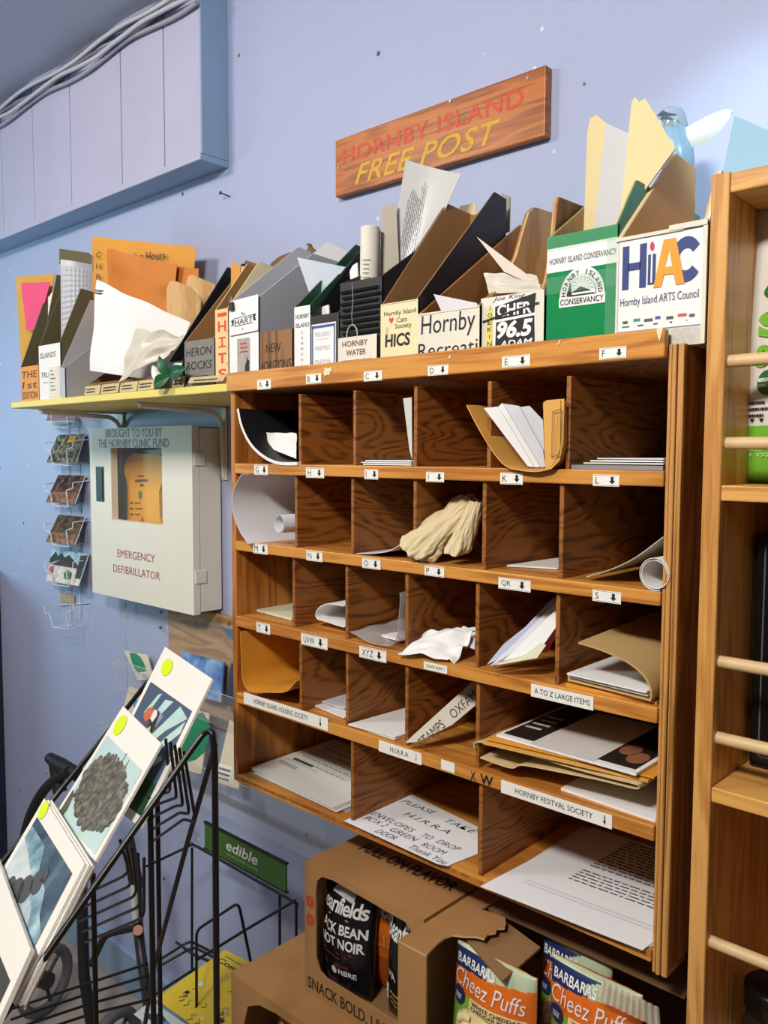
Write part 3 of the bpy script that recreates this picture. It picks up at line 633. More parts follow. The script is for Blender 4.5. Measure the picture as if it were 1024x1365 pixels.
# bubble-wrapped black file
t, fr, f = magfile('black file wrapped in clear tape with a hole and a cream label', 453.5, 509, 373, CF - .003, CT, (516, 352), (560, 330), out=black, inn=black, front=black, back=CF + .2)
for k in range(9):
    z = .36 + .065 * k; f.obox(fr.p(.04 + .05 * (k % 2), z, .0002), fr.U * .88, fr.V * .028, fr.n * .003, M('glossy_black_wrap', '#1a1b1d', .12, .2, 60))
gl = M('clear_tape_gloss', '#8f9499', .1, .2, 40); sp = [fr.p(u, v, .0035) for u, v in ((.34, .98), (.36, .8), (.33, .62), (.36, .52))]
f.tube(sp, .0006, gl, 5); f.tube([fr.p(.34 + .13 * math.cos(k * .5236), .42 + .11 * math.sin(k * .5236), .0035) for k in range(12)], .0012, M('frayed_tape', '#b9b39c', .4, .2), 5, True)
f.disc(fr, .34, .42, .0062, M('dark_hole', '#0c0b0a', .9), .0034, ry=None)
lf2 = fr.sub(.0, .05, .93, .40, .0044); f.panel(lf2, .001, offwhite); brn = M('brown_print', '#6b4a34', .6)
f.text('HORNBY', lf2, .12, .70, .78, .88, brn, bold=.012); f.text('WATER', lf2, .22, .42, .74, .60, brn, bold=.012); f.lines(lf2, .1, .16, .9, .30, 1, brn, .0003, .9, 0, 3)
add_face(t, f)
c = Y(491, 370, CF + .05)
def roll(name, label, c, ax, r, L, mat, turns=1.6, n=40, squash=1.0, cat='paper roll', a0=0.0, print_=None):
    ax = V3(ax).normalized(); a = ax.orthogonal().normalized(); b = ax.cross(a)
    def fn(u, v):
        th = a0 + u * turns * 6.2832; rr = r * (1 - .22 * u)
        return V3(c) + ax * (L * v) + a * rr * math.cos(th) + b * rr * math.sin(th) * squash
    o = MB().surf(fn, n, 3, mat, .0006).build(name); return tag(o, label, cat)
o = roll('paper_roll', 'white printed paper roll standing behind the tape wrapped file', V3((c.x, c.y, CT + .01)), (0.02, 0, 1), .0155, Y(491, 304, CF + .05).z - CT - .01, offwhite)
nn_ = V3((.6, -.8, 0)); uu_ = V3((.8, .6, 0)) * .013; fr = Fr(V3((c.x, c.y, CT + .10)) + nn_ * .0165 - uu_ * .5, uu_, (0, 0, .08)); m = MB(); m.lines(fr, 0, .02, 1, .98, 12, greyink, .001, .22, .3, 8); m.build('print', o, base=o.location)
cutout('cup_side', 'white rounded card left of the paper roll', 'card', [(467, 372), (466, 362), (470, 354), (476, 350), (477, 372)], CF + .04, .002, white)
cutout('paper_folder', 'grey beige folder behind the paper roll', 'folder', [(507, 398), (508, 278), (512, 274), (528, 271), (533, 370), (520, 400)], CF + .07, .003, M('grey_beige_card', '#b3ab9c', .6, .05), (.6, -.8, 0))
lp = [(512, 388), (552, 372), (615, 232), (541, 213)]
N = V3((.52, -.84, .1)).normalized(); P0 = Y(*lp[0], CF + .075); q = [onplane(a, b, P0, N) for a, b in lp]
def lam(u, v): return (q[0] * (1 - u) + q[1] * u) * (1 - v) + (q[3] * (1 - u) + q[2] * u) * v - N * .004 * math.sin(u * 3.14)
o = MB().surf(lam, 10, 4, M('laminated_paper', '#c9cacb', .2, .04, 12), .001).build('laminated_sheet'); tag(o, 'tall laminated printed sheet standing above the red heart file', 'sheet')
fr = quadframe(q[0], q[1], q[3]); m = MB()
sub_ = Fr(fr.p(.30, .12, .003), fr.U * .66 , fr.V * .62)
for k in range(9):
    u = .05 + .095 * k; R = random.Random(k); v = .03 if k > 1 else .3
    while v < 1 - .2 * R.random(): l = R.uniform(.03, .09); m.rect(sub_, u, v, u + .035, min(1, v + l), greyink, 0); v += l + .015
m.disc(fr, .22, .10, .010, greyink, .004, ry=.03); m.build('print', o, base=o.location)
# cats society
t, fr, f = magfile('cream fronted file with a red heart, brown inside and black outside', 507.5, 557, 402, CF - .004, CT, (596, 271), (660, 256), out=black, inn=card_brown, front=cream, th=.004)
f.rect(fr, .03, .98, .97, .985, greyink)
f.text('Hornby Island', fr, .10, .79, .95, .88, ink); f.text('Cats', fr, .44, .70, .72, .77, ink); f.text('Society', fr, .40, .59, .84, .68, ink)
f.shape(fr, [(.30, .69), (.23, .75), (.25, .79), (.30, .77), (.34, .79), (.37, .75)], red_o); f.shape(fr, [(.17, .40), (.12, .50), (.16, .60), (.14, .66), (.19, .64), (.22, .66), (.22, .56), (.25, .46)], M('cat_outline', '#c9bb93', .7)); f.text('HICS', fr, .13, .35, .80, .54, ink, bold=.03, shear=.06)
add_face(t, f)
for q_, w_ in (([(612, 275), (634, 270), (640, 310), (622, 312)], 'cream tape patch on the back of the brown sided red heart file'),): cutout('tape_patch', w_, 'tape', q_, CF + .20, .001, M('cream_tape', '#c7b68c', .5), (0, -1, 0))
cutout('card_strip', 'pale green grey card edge beside the black file side', 'card', [(668, 257), (680, 262), (679, 308), (670, 312)], CF + .22, .003, M('pale_olive_card', '#9a9a80', .6), (.2, -.98, 0))
t, fr, f = magfile('wood sided file with a white front in curly black lettering', 557, 639, 413, CF - .008, CT, (694, 300), out=wood_md, inn=wood_md, front=offwhite, th=.005)
f.text('Hornby', fr, .06, .50, .94, .95, ink, shear=.06); f.text('Recreati', fr, .01, .17, .98, .44, ink, shear=.03); f.rect(fr, .0, .97, 1.0, 1.0, offwhite, .0008); add_face(t, f)
cutout('white_card', 'folded white card tip sticking out of the curly lettered file', 'card', [(578, 392), (636, 404), (637, 412), (589, 416)], CF + .02, .001, M('lilac_white_paper', '#cfccd4', .6), (.1, -.95, .3))
t, fr, f = magfile('round topped wooden file with a black and white radio poster front', 641, 725, 392, CF - .002, CT, (713, 276), (735, 258), out=wood_md, inn=wood_lt, front=offwhite, th=.006, curve=True, back=CF + .20)
yel_s = M('yellow_highlight', '#ded36a', .6)
f.rect(fr, .10, .0, .20, .82, yel_s); f.rect(fr, .22, .0, .88, .98, white, .0004)
f.text('Joe King', fr, .20, .91, .72, .99, ink, shear=.3, h=.0008)
for k, s_ in enumerate('JOEKING'): f.text(s_, fr, .12, .80 - .11 * k, .19, .87 - .11 * k, ink, h=.0008)
f.shape(fr, [(.24, .64), (.86, .68), (.88, .97), (.24, .84)], ink, .0006); f.text('CHFR', fr, .28, .68, .82, .86, white, bold=.03, h=.0011)
f.shape(fr, [(.24, .0), (.88, .0), (.86, .64), (.26, .60)], ink, .0006); f.text('96.5', fr, .28, .34, .84, .61, white, bold=.04, shear=.2, h=.0011); f.text('ADAM', fr, .32, .21, .84, .31, white, bold=.02, shear=.2, h=.0011)
f.shape(fr, [(.04, .62), (.93, .80), (.93, .83), (.04, .65)], ink, .0013); add_face(t, f)
cutout('envelope', 'pinkish white envelope leaning out of the radio poster file', 'envelope', [(635, 315), (672, 362), (712, 380), (723, 381)], CF + .03, .0012, M('pinkish_paper', '#d3c6bd', .6, .05), (.15, -.95, .2))
crease('plastic_parcel', 'crumpled white plastic parcel lying in the radio poster file', [(652, 392), (722, 388), (716, 368), (645, 364)], CF + .02, (.1, -.95, .3), M('cream_plastic'), .004, cat='parcel', seed=21)
# conservancy
green = M('green_board', '#12834c', .25, .06, 12)
t, fr, f = magfile('glossy green file with a white title band and round emblem', 729, 822, 308, CF - .003, CT, (800, 258), (850, 240), out=green, inn=wood_lt, front=green, th=.004, back=CF + .22)
bf = fr.sub(.0, .68, 1, .89, .0002); f.rect(fr, 0, .70, 1, .90, white, .0004); f.text('HORNBY ISLAND CONSERVANCY', fr, .04, .765, .99, .815, ink, bold=.01, h=.0006)
ec, er = (.52, .51), .024
pts = [(ec[0] + .32 * math.cos(a * math.pi / 20), ec[1] - .03 + .235 * math.sin(a * math.pi / 20)) for a in range(21)]
f.shape(fr, [(ec[0] + .33, ec[1] - .11), (ec[0] + .33, ec[1] - .03)] + pts + [(ec[0] - .33, ec[1] - .03), (ec[0] - .33, ec[1] - .11)], white, .0005)
f.shape(fr, [(ec[0] + .21 * math.cos(a * math.pi / 14), ec[1] - .03 + .15 * math.sin(a * math.pi / 14)) for a in range(15)], ink, .0007)
f.shape(fr, [(ec[0] + .20 * math.cos(a * math.pi / 14), ec[1] - .025 + .142 * math.sin(a * math.pi / 14)) for a in range(15)], white, .0008)
for a in range(1, 10): f.shape(fr, [(ec[0] + .05 * math.cos(a * .314), ec[1] + .03 + .04 * math.sin(a * .314)), (ec[0] + .18 * math.cos(a * .314 - .02), ec[1] - .02 + .13 * math.sin(a * .314 - .02)), (ec[0] + .18 * math.cos(a * .314 + .02), ec[1] - .02 + .13 * math.sin(a * .314 + .02))], ink, .0010)
f.shape(fr, [(.36, .51), (.42, .525), (.50, .555), (.56, .54), (.66, .51)], ink, .0011); f.rect(fr, .34, .485, .70, .492, ink, .0011); f.shape(fr, [(.30, .49), (.36, .60), (.38, .49)], ink, .0012)
f.text('CONSERVANCY', fr, ec[0] - .31, .415, ec[0] + .31, .465, ink, bold=.012, h=.0009)
for k, ch in enumerate('HORNBY ISLAND'):
    if ch == ' ': continue
    a = math.pi * (1 - (k + .5) / 13); pu, pv = ec[0] + .265 * math.cos(a), ec[1] - .03 + .192 * math.sin(a)
    g_ = Fr(fr.p(pu, pv, .0009), (V3((1, 0, 0)) * math.sin(a) - V3((0, 0, 1)) * math.cos(a)) * .0045, (V3((1, 0, 0)) * math.cos(a) + V3((0, 0, 1)) * math.sin(a)) * .0058); f.text(ch, g_, -.5, -.5, .5, .5, ink, bold=.02, h=0)
add_face(t, f)
gloss = M('clear_tape', '#9fd8b8', .08, 0, 10, alpha=.10)
m = MB(); m.panel(fr.sub(-.01, .52, 1.0, .66, .0016), .0003, gloss); m.panel(fr.sub(.0, .88, 1.0, 1.0, .0016), .0003, gloss); m.panel(fr.sub(.86, 0, 1.0, .9, .002), .0003, gloss); m.build('clear_tape', t)
yc = M('pale_yellow_folder', '#e3d09a', .6, .04, 16)
cutout('file_folder', 'pale yellow folder standing in the glossy green file', 'folder', [(778, 310), (783, 175), (787, 158), (795, 153), (808, 164), (791, 310)], CF + .07, .003, yc, (.45, -.9, 0))
cutout('paper_sheet', 'grey white sheet beside the pale yellow folder in the green file', 'sheet', [(791, 308), (808, 164), (840, 179), (828, 300)], CF + .055, .001, M('greyish_sheet', '#c5c6cb', .6, .04, 16), (.3, -.95, 0))
cutout('file_folder', 'tall cream folder leaning out between the green and white files', 'folder', [(826, 296), (842, 138), (846, 129), (852, 136), (860, 131), (872, 150), (900, 198), (862, 250)], CF + .05, .004, yc, (.3, -.95, .05))
# arts council
t, fr, f = magfile('white file with big blue and orange capitals, right end of the cabinet top', 821, 942.5, 307, CF - .004, CT, (902, 205), (960, 225), out=offwhite, inn=M('buff_cardboard', '#e2b878', .7, .06, 14), front=offwhite, th=.006, back=CF + .19)
pf = fr.sub(.03, .16, .97, .97, .0005); f.panel(pf, .0004, white)
for a in ((.0, 0, 1, .008), (0, .992, 1, 1), (0, 0, .006, 1), (.994, 0, 1, 1)): f.rect(pf, *a, M('thin_blue_frame', '#8d94b8', .6), .0003)
nav = M('navy_blue_print', '#2b3a78', .5); ora = M('amber_print', '#e09a2a', .5)
def bar(u0, v0, u1, v1, mm, h=.0006): f.rect(pf, u0, v0, u1, v1, mm, h)
bar(.05, .46, .13, .93, nav); bar(.26, .46, .34, .93, nav); bar(.12, .66, .27, .74, nav); bar(.36, .48, .45, .80, nav); bar(.395, .50, .415, .83, white, .0008)
f.disc(pf, .405, .885, .0024, M('magenta_dot', '#c8324f', .5), .0009, ry=.0048)
f.shape(pf, [(.43, .44), (.54, .93), (.68, .93), (.79, .44), (.69, .44), (.66, .56), (.55, .56), (.52, .44)], ora, .0010); f.shape(pf, [(.57, .64), (.645, .64), (.61, .80)], white, .0012)
f.shape(pf, [(.80 + .175 * math.cos(a) * (1), .69 + .235 * math.sin(a)) for a in [i * .2 + .62 for i in range(26)]] + [(.80 + .085 * math.cos(a), .69 + .115 * math.sin(a)) for a in [5.62 - i * .2 for i in range(26)]], nav, .0009)
f.text('Hornby Island ARTS Council', pf, .035, .255, .95, .37, M('dark_blue_text', '#2f3560', .5), h=.0006)
for k in range(7): f.rect(pf, .07 + .13 * k, .09 + .015 * (k % 2), .13 + .13 * k + .02 * (k % 3), .12 + .015 * (k % 2), (greyink, M('teal_logo', '#3d8c95', .5), greyink, bl, greyink, M('red_logo', '#c8524a', .5), greyink)[k], .0006)
for k in range(5): f.rect(pf, .06 + .19 * k, .05, .15 + .17 * k, .065, (M('teal_logo'), greyink, bl, greyink, greyink)[k], .0006)
f.rect(fr, .03, .0, .97, .15, M('newsprint', '#c9c8c2', .7, .25, 200), .0004); f.lines(fr, .05, .02, .3, .13, 4, greyink, .0007, .35, .2, 3)
f.obox(fr.p(.955, .0, .0006), fr.U * .045, fr.V, fr.n * .002, offwhite); f.obox(fr.p(0, .965, .0006), fr.U * .75, fr.V * .03, fr.n * .002, offwhite); f.obox(fr.p(.6, .975, .0006), fr.U * .4, fr.V * .045, fr.n * .003, offwhite)
add_face(t, f)
# pale blue ornament and boxes on top of the bookcase
fo = thing('plastic_figure', Y(890, 240, .20), 'pale blue and white ornament with a printed round cap and a leaf shaped fin', 'ornament')
pb = M('pale_blue_plastic', '#8db2d0', .25, .10, 26); pbw = M('frosted_white_plastic', '#d9e2e4', .2, .08, 30)
c0 = Y(895, 205, .20); k_ = (Y(915, 205, .20) - c0).length / 20
def pp(x, y, d=0): return Y(x, y, .20 + d)
ax = (pp(888, 150) - pp(905, 215)).normalized()
MB().lathe(pp(905, 222), [(.012, -.02), (.020, 0), (.023, .02), (.021, .045), (.018, .055)], pb, 20, ax).build('body', fo)
m = MB(); m.lathe(pp(894, 168), [(.0185, -.012), (.0205, -.008), (.0205, .008), (.019, .014), (.012, .020), (.004, .022)], M('silver_blue_cap', '#9fb3c2', .25, .12, 60), 24, ax); cp = m.build('round_cap', fo)
fr = Fr(pp(874, 158, -.026), pp(905, 158, -.026) - pp(874, 158, -.026), pp(874, 135, -.026) - pp(874, 158, -.026)); m = MB()
m.shape(fr, [(.1, .2), (.35, .45), (.6, .3), (.9, .25), (.9, .15), (.1, .1)], navy_i, .001); m.text('FALL', fr, .3, -.25, .9, -.02, navy_i, h=.001); m.build('print', cp)
A = pp(898, 190); B = pp(976, 148)
D = B - A; S = D.cross(V3((0, -1, 0))).normalized()
def fin(u, v):
    wv = .0135 * (math.sin(math.pi * min(1, .12 + .88 * v ** 1.1)) ** .7) + .001; s = (u - .5) * 2
    return A + D * v - S * (s * wv) - V3((0, 1, 0)) * (.006 * math.sin(v * 3.14) * (1 - s * s)) + S * .006 * math.sin(v * 3.1)
MB().surf(fin, 8, 16, pbw, .004).build('fin', fo)
m = MB(); m.tube([pp(885, 178), pp(890, 200), pp(902, 225), pp(908, 238)], [.010, .014, .014, .010], pbw, 12); m.build('wing', fo)
bt1 = M('pale_blue_card', '#8fbcd8', .6, .06, 10)
a = Y(967, 236, .04); b = Y(1040, 226, .04)
m = MB(); pk = Y(992, 180, .08); e0 = Y(966, 234, .04); e1 = Y(1046, 222, .04)
m.prism([(e0.x, .03, BZ1 + .0008), (e1.x + .02, .03, BZ1 + .0008), (e1.x + .02, .03, BZ1 + .02), (pk.x + .008, .03, pk.z + .004), (e0.x + .002, .03, BZ1 + .012)], (0, .10, 0), bt1)
tag(m.build('card_box'), 'pale blue peaked cardboard box on top of the pine bookcase', 'box')
m = MB(); a = Y(930, 236, .03); b = Y(950, 233, .03); m.box((BX0 + .002, .035, BZ1 + .003), (BX0 + .026, .13, BZ1 + .008), M('pale_yellow_folder')); tag(m.build('paper_pad'), 'small cream paper pad on the left corner of the bookcase top', 'pad')
# ------------------------------------------------------------------ the mail in the compartments
def slab(name, label, cat, pa, pb, z, depth, th, mat, sx=0.0, group=None, art=None):
    """envelopes and sheets lying flat: front edge from pa to pb on height z, running back into its cell"""
    A, B = Z(*pa, z), Z(*pb, z); back = V3((sx, depth, 0))
    for q in (A, B):
        if q.y + depth > .298: back = V3((sx, max(.03, .298 - q.y), 0))
    fr = Fr(A, B - A, back); m = MB(); m.obox(A, B - A, back, (0, 0, -th), mat)
    if art: art(m, fr)
    o = m.build(name); return tag(o, label, cat, group)
def slab_y(name, label, cat, xa, xb, z, yf, depth, th, mat, sx=0.0, skew=0.0):
    A = Y(xa, 615, yf); B = Y(xb, 615, yf); A = V3((A.x, yf + skew, z)); B = V3((B.x, yf, z))
    return tag(MB().obox(A, B - A, V3((sx, depth, 0)), (0, 0, -th), mat).build(name), label, cat)
def quad_slab(name, label, cat, px, z, th, mat, art=None, group=None, frame=(0, 1, 3)):
    q = [Z(*p, z) for p in px]; m = MB(); m.prism(q, (0, 0, -th), mat)
    if art: art(m, quadframe(q[frame[0]], q[frame[1]], q[frame[2]]))
    return tag(m.build(name), label, cat, group)
def bent(name, label, cat, prof, y, depth, mat, th=.0006, mback=None, mrim=None, sub=5, amp=0, seed=0, twist=(0, 0), group=None, build=True):
    """a sheet whose front edge follows a bend, running back into its cell"""
    P = [Y(a, b, y) for a, b in prof]; n = (len(P) - 1) * sub
    def cr(t):
        t *= len(P) - 1; i = min(int(t), len(P) - 2); f = t - i; p0, p1, p2, p3 = P[max(i - 1, 0)], P[i], P[i + 1], P[min(i + 2, len(P) - 1)]
        return .5 * ((2 * p1) + (p2 - p0) * f + (2 * p0 - 5 * p1 + 4 * p2 - p3) * f * f + (3 * p1 - p0 - 3 * p2 + p3) * f ** 3)
    def fn(u, v):
        p = cr(u) + V3((twist[0] * v, depth * v, twist[1] * v))
        if amp: p = p + V3((amp * wob(u * 5, v * 4, seed), amp * wob(u * 4, v * 3, seed + 5), amp * wob(u * 5, v * 5, seed + 7)))
        return p
    m = MB(); m.surf(fn, n, 8, mat, th, mback, mrim)
    return tag(m.build(name), label, cat, group) if build else m
bluish = M('bluish_paper', '#cfd3de', .6, .04, 20); greenish = M('pale_green_paper', '#d5d8bd', .7, .04, 20)
kraft_d = M('kraft_envelope', '#c7a974', .75, .07, 26)
# A
m = bent('', '', '', [(317, 545), (322, 568), (334, 592), (352, 609), (372, 617.5), (396, 618)], -.004, .2, black, .005, white, white, build=False)
o = tag(m.build('booklet'), 'black covered booklet with white page edges bent into the compartment under A', 'booklet')
crease('envelope', 'white envelope lying in the black booklet under A', [(357, 596), (395, 612), (395.5, 578), (343, 576)], .03, (.2, -.8, .5), white, .003, seed=31)
# C
for k in range(3):
    slab_y('envelope', ('white envelope lowest of the pile under C', 'white envelope in the middle of the pile under C', 'white envelope uppermost of the pile under C')[k], 'envelope', (484 - 3 * k + (k == 2) * 9), 548, RT[1] + .0026 * (k + 1), .008 + .004 * k, .2, .0016, bluish if k == 1 else white)
for k in range(3):
    cutout('envelope', ('white envelope standing leftmost at the right side under C', 'white envelope standing second at the right side under C', 'white envelope standing rightmost under C')[k], 'envelope', [(537.5 + 4 * k, 531), (549, 529.5), (549.5, 612), (546, 600)], .02 + .006 * k, .001, white, (.7, -.7, 0))
# E : gold envelope holding letters
m = bent('', '', '', [(622, 540), (640, 572), (660, 607), (672, 620), (692, 627), (718, 628), (736, 619), (745, 596), (746.5, 534)], -.012, .2, manila, .0012, None, None, amp=.0015, seed=4, twist=(-.008, 0), build=False)
P0 = Y(726, 535, -.0132); m.prism([onplane(a, b, P0, V3((.15, -.98, 0)).normalized()) for a, b in ((724, 537), (729, 533.5), (752.5, 531.5), (751, 592), (746, 614), (735, 625), (727, 627))], (0, .0012, 0), manila)
fr = quadframe(Y(735, 610, -.0145), Y(747, 606, -.0145), Y(736, 549, -.0145))
for a in ((0, 0, .06, 1), (.94, 0, 1, 1), (.3, 0, .34, 1), (.62, 0, .66, 1), (0, 0, 1, .02), (0, .98, 1, 1)): m.rect(fr, *a, M('brown_print'), .0)
tag(m.build('gold_envelope'), 'gold open envelope stuffed with white letters under E', 'envelope')
m = None
for k, pts in enumerate(([(645, 544), (664, 542), (712, 622), (704, 622)], [(663, 543), (670, 537), (720, 622), (708, 624)], [(671, 538), (692, 541), (724, 600), (727, 622), (716, 625)], [(690, 543), (706, 541), (724, 560), (726, 610)])):
    cutout('letter', ('white letter leftmost in the gold envelope under E', 'white letter second in the gold envelope under E', 'white letter third in the gold envelope under E', 'bluish letter rightmost in the gold envelope under E')[k], 'letter', pts, .004 + .007 * k, .0012, bluish if k in (2, 3) else white, (.35, -.93, 0), anchor=(700, 600))
# F
slab_y('plastic_sleeve', 'grey plastic sleeve lying lowest under F', 'sleeve', 762, 884, RT[1] + .0052, .006, .18, .005, M('grey_plastic_sleeve', '#8c8d92', .2, .1, 30))
for k in range(3): slab_y('envelope', ('white envelope lying under two others on the sleeve under F', 'white envelope between two others under F', 'bluish envelope topmost of the pile under F')[k], 'envelope', 778 + 9 * k, 884.5, RT[1] + .0080 + .0027 * k, .012 + .006 * k, .19, .0016, (offwhite, white, bluish)[k], .004 * k)
# G
bent('paper_sheet', 'large white sheet bulging out of the compartment under G', 'sheet', [(322, 632), (311, 655), (310, 680), (319, 707), (331, 725)], -.016, .21, M('smooth_white_sheet', '#dfe1e8', .55, .02, 10), .0008)
roll('paper_roll', 'small white paper roll lying in the bulging sheet under G', Y(372, 698, .0), (.12, 1, 0), .0155, .15, M('smooth_white_sheet'), 1.7, a0=1)
# I
bent('paper_sheet', 'white sheet curling up at its right end under I', 'sheet', [(475, 738), (500, 737.5), (522, 733), (546, 717)], .004, .18, bluish, .001)
# J : crumpled kraft bag
bagm = M('beige_bag_paper', '#d2c19a', .7, .05, 30, bump=.2)
def lump(a, b, wa, wb, y0, y1, seed, label, name='paper_bag', mat=bagm, dep=.018):
    A, B = Y(*a, y0), Y(*b, y1); D = B - A; Dn = D.normalized(); S = Dn.cross(V3((0, -1, 0))).normalized(); T = V3((0, 1, 0))
    k_ = (A - CAM).dot(FWD) / FPX
    def fn(u, v):
        w_ = (wa + (wb - wa) * v) * k_ * (1 if v > .1 else .72 + 2.8 * v); th = u * 6.2832
        r = 1 + .20 * wob(math.cos(th) * 1.7, math.sin(th) * 1.7 + v * 3, seed) + .55 * abs(wob(math.cos(th) * 2.6 + v * 2, math.sin(th) * 2.6 + v * 2.2, seed + 3)) + .30 * abs(wob(math.cos(th) * 5 - v * 3, math.sin(th) * 5 + v * 5, seed + 13)) - .15
        return A + D * v + S * (w_ * math.cos(th) * r) + T * (dep * math.sin(th) * r * (1 - .4 * v)) + Dn * .006 * wob(th, v * 3, seed + 8)
    return tag(MB().surf(fn, 72, 44, mat, .0008).build(name), label, 'bag')
lump((552, 735), (632, 668), 24, 15, .0, .06, 2, 'crumpled beige paper bag spilling out of the compartment under J')
lump((608, 738), (637, 668), 14, 9, .012, .05, 9, 'smaller crumpled beige paper bag right of the larger one under J')
cutout('paper_sheet', 'white sheet peeking out above the crumpled bag under J', 'sheet', [(560, 722), (572, 704), (606, 682), (622, 668), (612, 700), (580, 735)], .075, .001, bluish, (.3, -.95, .1))
# K
slab('envelope', 'white envelope lying alone under K', 'envelope', (676, 753), (743, 757), RT[2] + .003, .16, .002, white, .01)
# L
bent('paper_sheet', 'long grey green sheet curving up to the right under L', 'sheet', [(782, 769), (812, 760), (846, 744), (884, 716)], .012, .2, M('grey_green_paper', '#a9ada2', .5, .05, 16), .0012)
roll('paper_roll', 'white printed paper roll at the right under L', Y(873, 765, -.002), (.05, 1, 0), .0185, .2, white, 1.8, a0=2)
# M N O
quad = [(337, 810), (388, 825), (388.5, 798)]
def m_art(m, fr): m.lines(fr, .55, .3, .95, .6, 2, M('brown_print'), .0004, .4, .1, 2)
slab('greeting_card', 'pale green card lying under M', 'card', (338, 811), (388.5, 824), RT[3] + .005, .2, .004, greenish, .02, art=m_art)
bent('folded_paper', 'folded white paper lying under N', 'paper', [(458, 808), (436, 805), (423, 813), (422, 824), (436, 829), (458, 836)], .03, .12, white, .0014)
bag_c = M('clear_plastic_bag', '#d4d6da', .12, .03, 20, alpha=.38)
bent('plastic_bag', 'clear plastic bag sagging out of the compartment under O', 'bag', [(466, 842), (484, 853), (506, 860), (522, 858), (530, 842), (532, 815), (533, 790)], -.006, .16, bag_c, .0008, amp=.004, twist=(-.008, 0), seed=12, sub=7)
slab('envelope', 'white envelope inside the clear plastic bag under O', 'envelope', (508, 846), (532, 852), RT[3] + .008, .12, .003, white, .012)
# P
crease('paper_parcel', 'crumpled white paper parcel hanging over the rail under P', [(530, 872), (606, 886), (634, 842), (566, 846)], -.012, (.05, -.55, .83), white, .010, cat='paper', seed=41, bow=.008, nu=26, nv=26)
crease('paper_sheet', 'white sheet folded behind the crumpled parcel under P', [(548, 858), (633, 866), (634, 836), (590, 840)], .02, (.1, -.7, .7), bluish, .006, cat='sheet', seed=45)
# Q R
cols = (M('lilac_paper', '#aeb4cf', .6), bluish, white, greenish, M('red_card', '#a3262a', .5))
for k, pts in enumerate(([(649, 886), (672, 858), (700, 836), (728, 806), (740, 796), (742, 812), (690, 866)], [(654, 887), (692, 852), (744, 800), (744, 826), (700, 864), (664, 886)], [(651, 888), (668, 884), (742, 812), (744, 832), (720, 866), (700, 874)], [(660, 887), (700, 872), (722, 856), (728, 860), (716, 877)], [(722, 870), (736, 838), (745, 826), (745, 842), (730, 868)])):
    cutout('folded_letter', ('lilac folded letter at the back of the bundle under Q R', 'bluish folded letter in the bundle under Q R', 'white folded letter in front of the bundle under Q R', 'pale green slip lying low in the bundle under Q R', 'dark red card behind the white letters under Q R')[k], 'letter' if k < 3 else 'card', pts, (.030, .022, .008, .006, .026)[k], .002, cols[k], (.35, -.75, .55), anchor=(700, 860))
# S
slab('envelope', 'yellow envelope at the bottom of the pile under S', 'envelope', (754, 911), (876, 936), RT[3] + .003, .2, .003, gold_env)
slab('envelope', 'buff envelope second from the bottom under S', 'envelope', (757, 903), (868, 930), RT[3] + .010, .2, .004, kraft_d)
slab('envelope', 'cream envelope third from the bottom under S', 'envelope', (757, 900), (864, 926), RT[3] + .014, .2, .002, offwhite)
slab('envelope', 'white envelope lying inside the folded kraft folder under S', 'envelope', (756, 897), (862, 922), RT[3] + .018, .2, .002, white)
bent('kraft_folder', 'bulky kraft folder curving over the white envelopes under S', 'folder', [(771, 857), (800, 866), (832, 880), (856, 898), (867, 917), (868, 931)], -.012, .2, M('kraft_board', '#bb9c68', .75, .06, 20), .0022, twist=(.0, .008))
# T
bent('gold_envelope', 'gold open envelope filling the compartment under T', 'envelope', [(321, 842), (322, 880), (323.5, 906), (334, 921), (360, 923), (384, 921), (394, 908)], -.004, .2, gold_env, .0012, amp=.003, seed=22)
# UVW, XYZ
slab('envelope', 'white envelope lowest under U V W', 'envelope', (402, 933), (458, 956), RT[4] + .004, .18, .002, white, .02)
slab('envelope', 'bluish envelope on top under U V W', 'envelope', (416, 930), (458, 944), RT[4] + .008, .18, .002, bluish, .03)
slab('envelope', 'grey envelope lowest under X Y Z', 'envelope', (466, 966), (526, 985), RT[4] + .003, .2, .002, offwhite, .012)
slab('envelope', 'white envelope on top under X Y Z', 'envelope', (464, 965), (527, 982), RT[4] + .006, .2, .002, white, .016)
# OXFAM board
N = V3((.42, -.72, .55)).normalized(); P0 = Y(560, 975, .0)
q = [onplane(a, b, P0, N) for a, b in ((540, 990), (627, 911), (634, 908), (634, 940), (603, 966), (556, 989))]
m = MB(); m.prism(q, -N * .003, M('grey_card', '#c3bcae', .6, .05, 20), white)
fr = quadframe(q[0], onplane(620, 945, P0, N), onplane(549, 984, P0, N)); U = (q[1] - q[0]); Vv = N.cross(U).normalized()
fr = Fr(q[0] - Vv * .024 + U * .08, U * .92, Vv * .019); m.text('STAMPS', fr, .03, .1, .42, .8, ink, shear=.15, h=.0006); m.text('OXFAM', fr, .55, .1, .96, .8, ink, shear=.15, h=.0006)
tag(m.build('cardboard_sign'), 'leaning hand lettered card, left of the large items stack', 'sign')
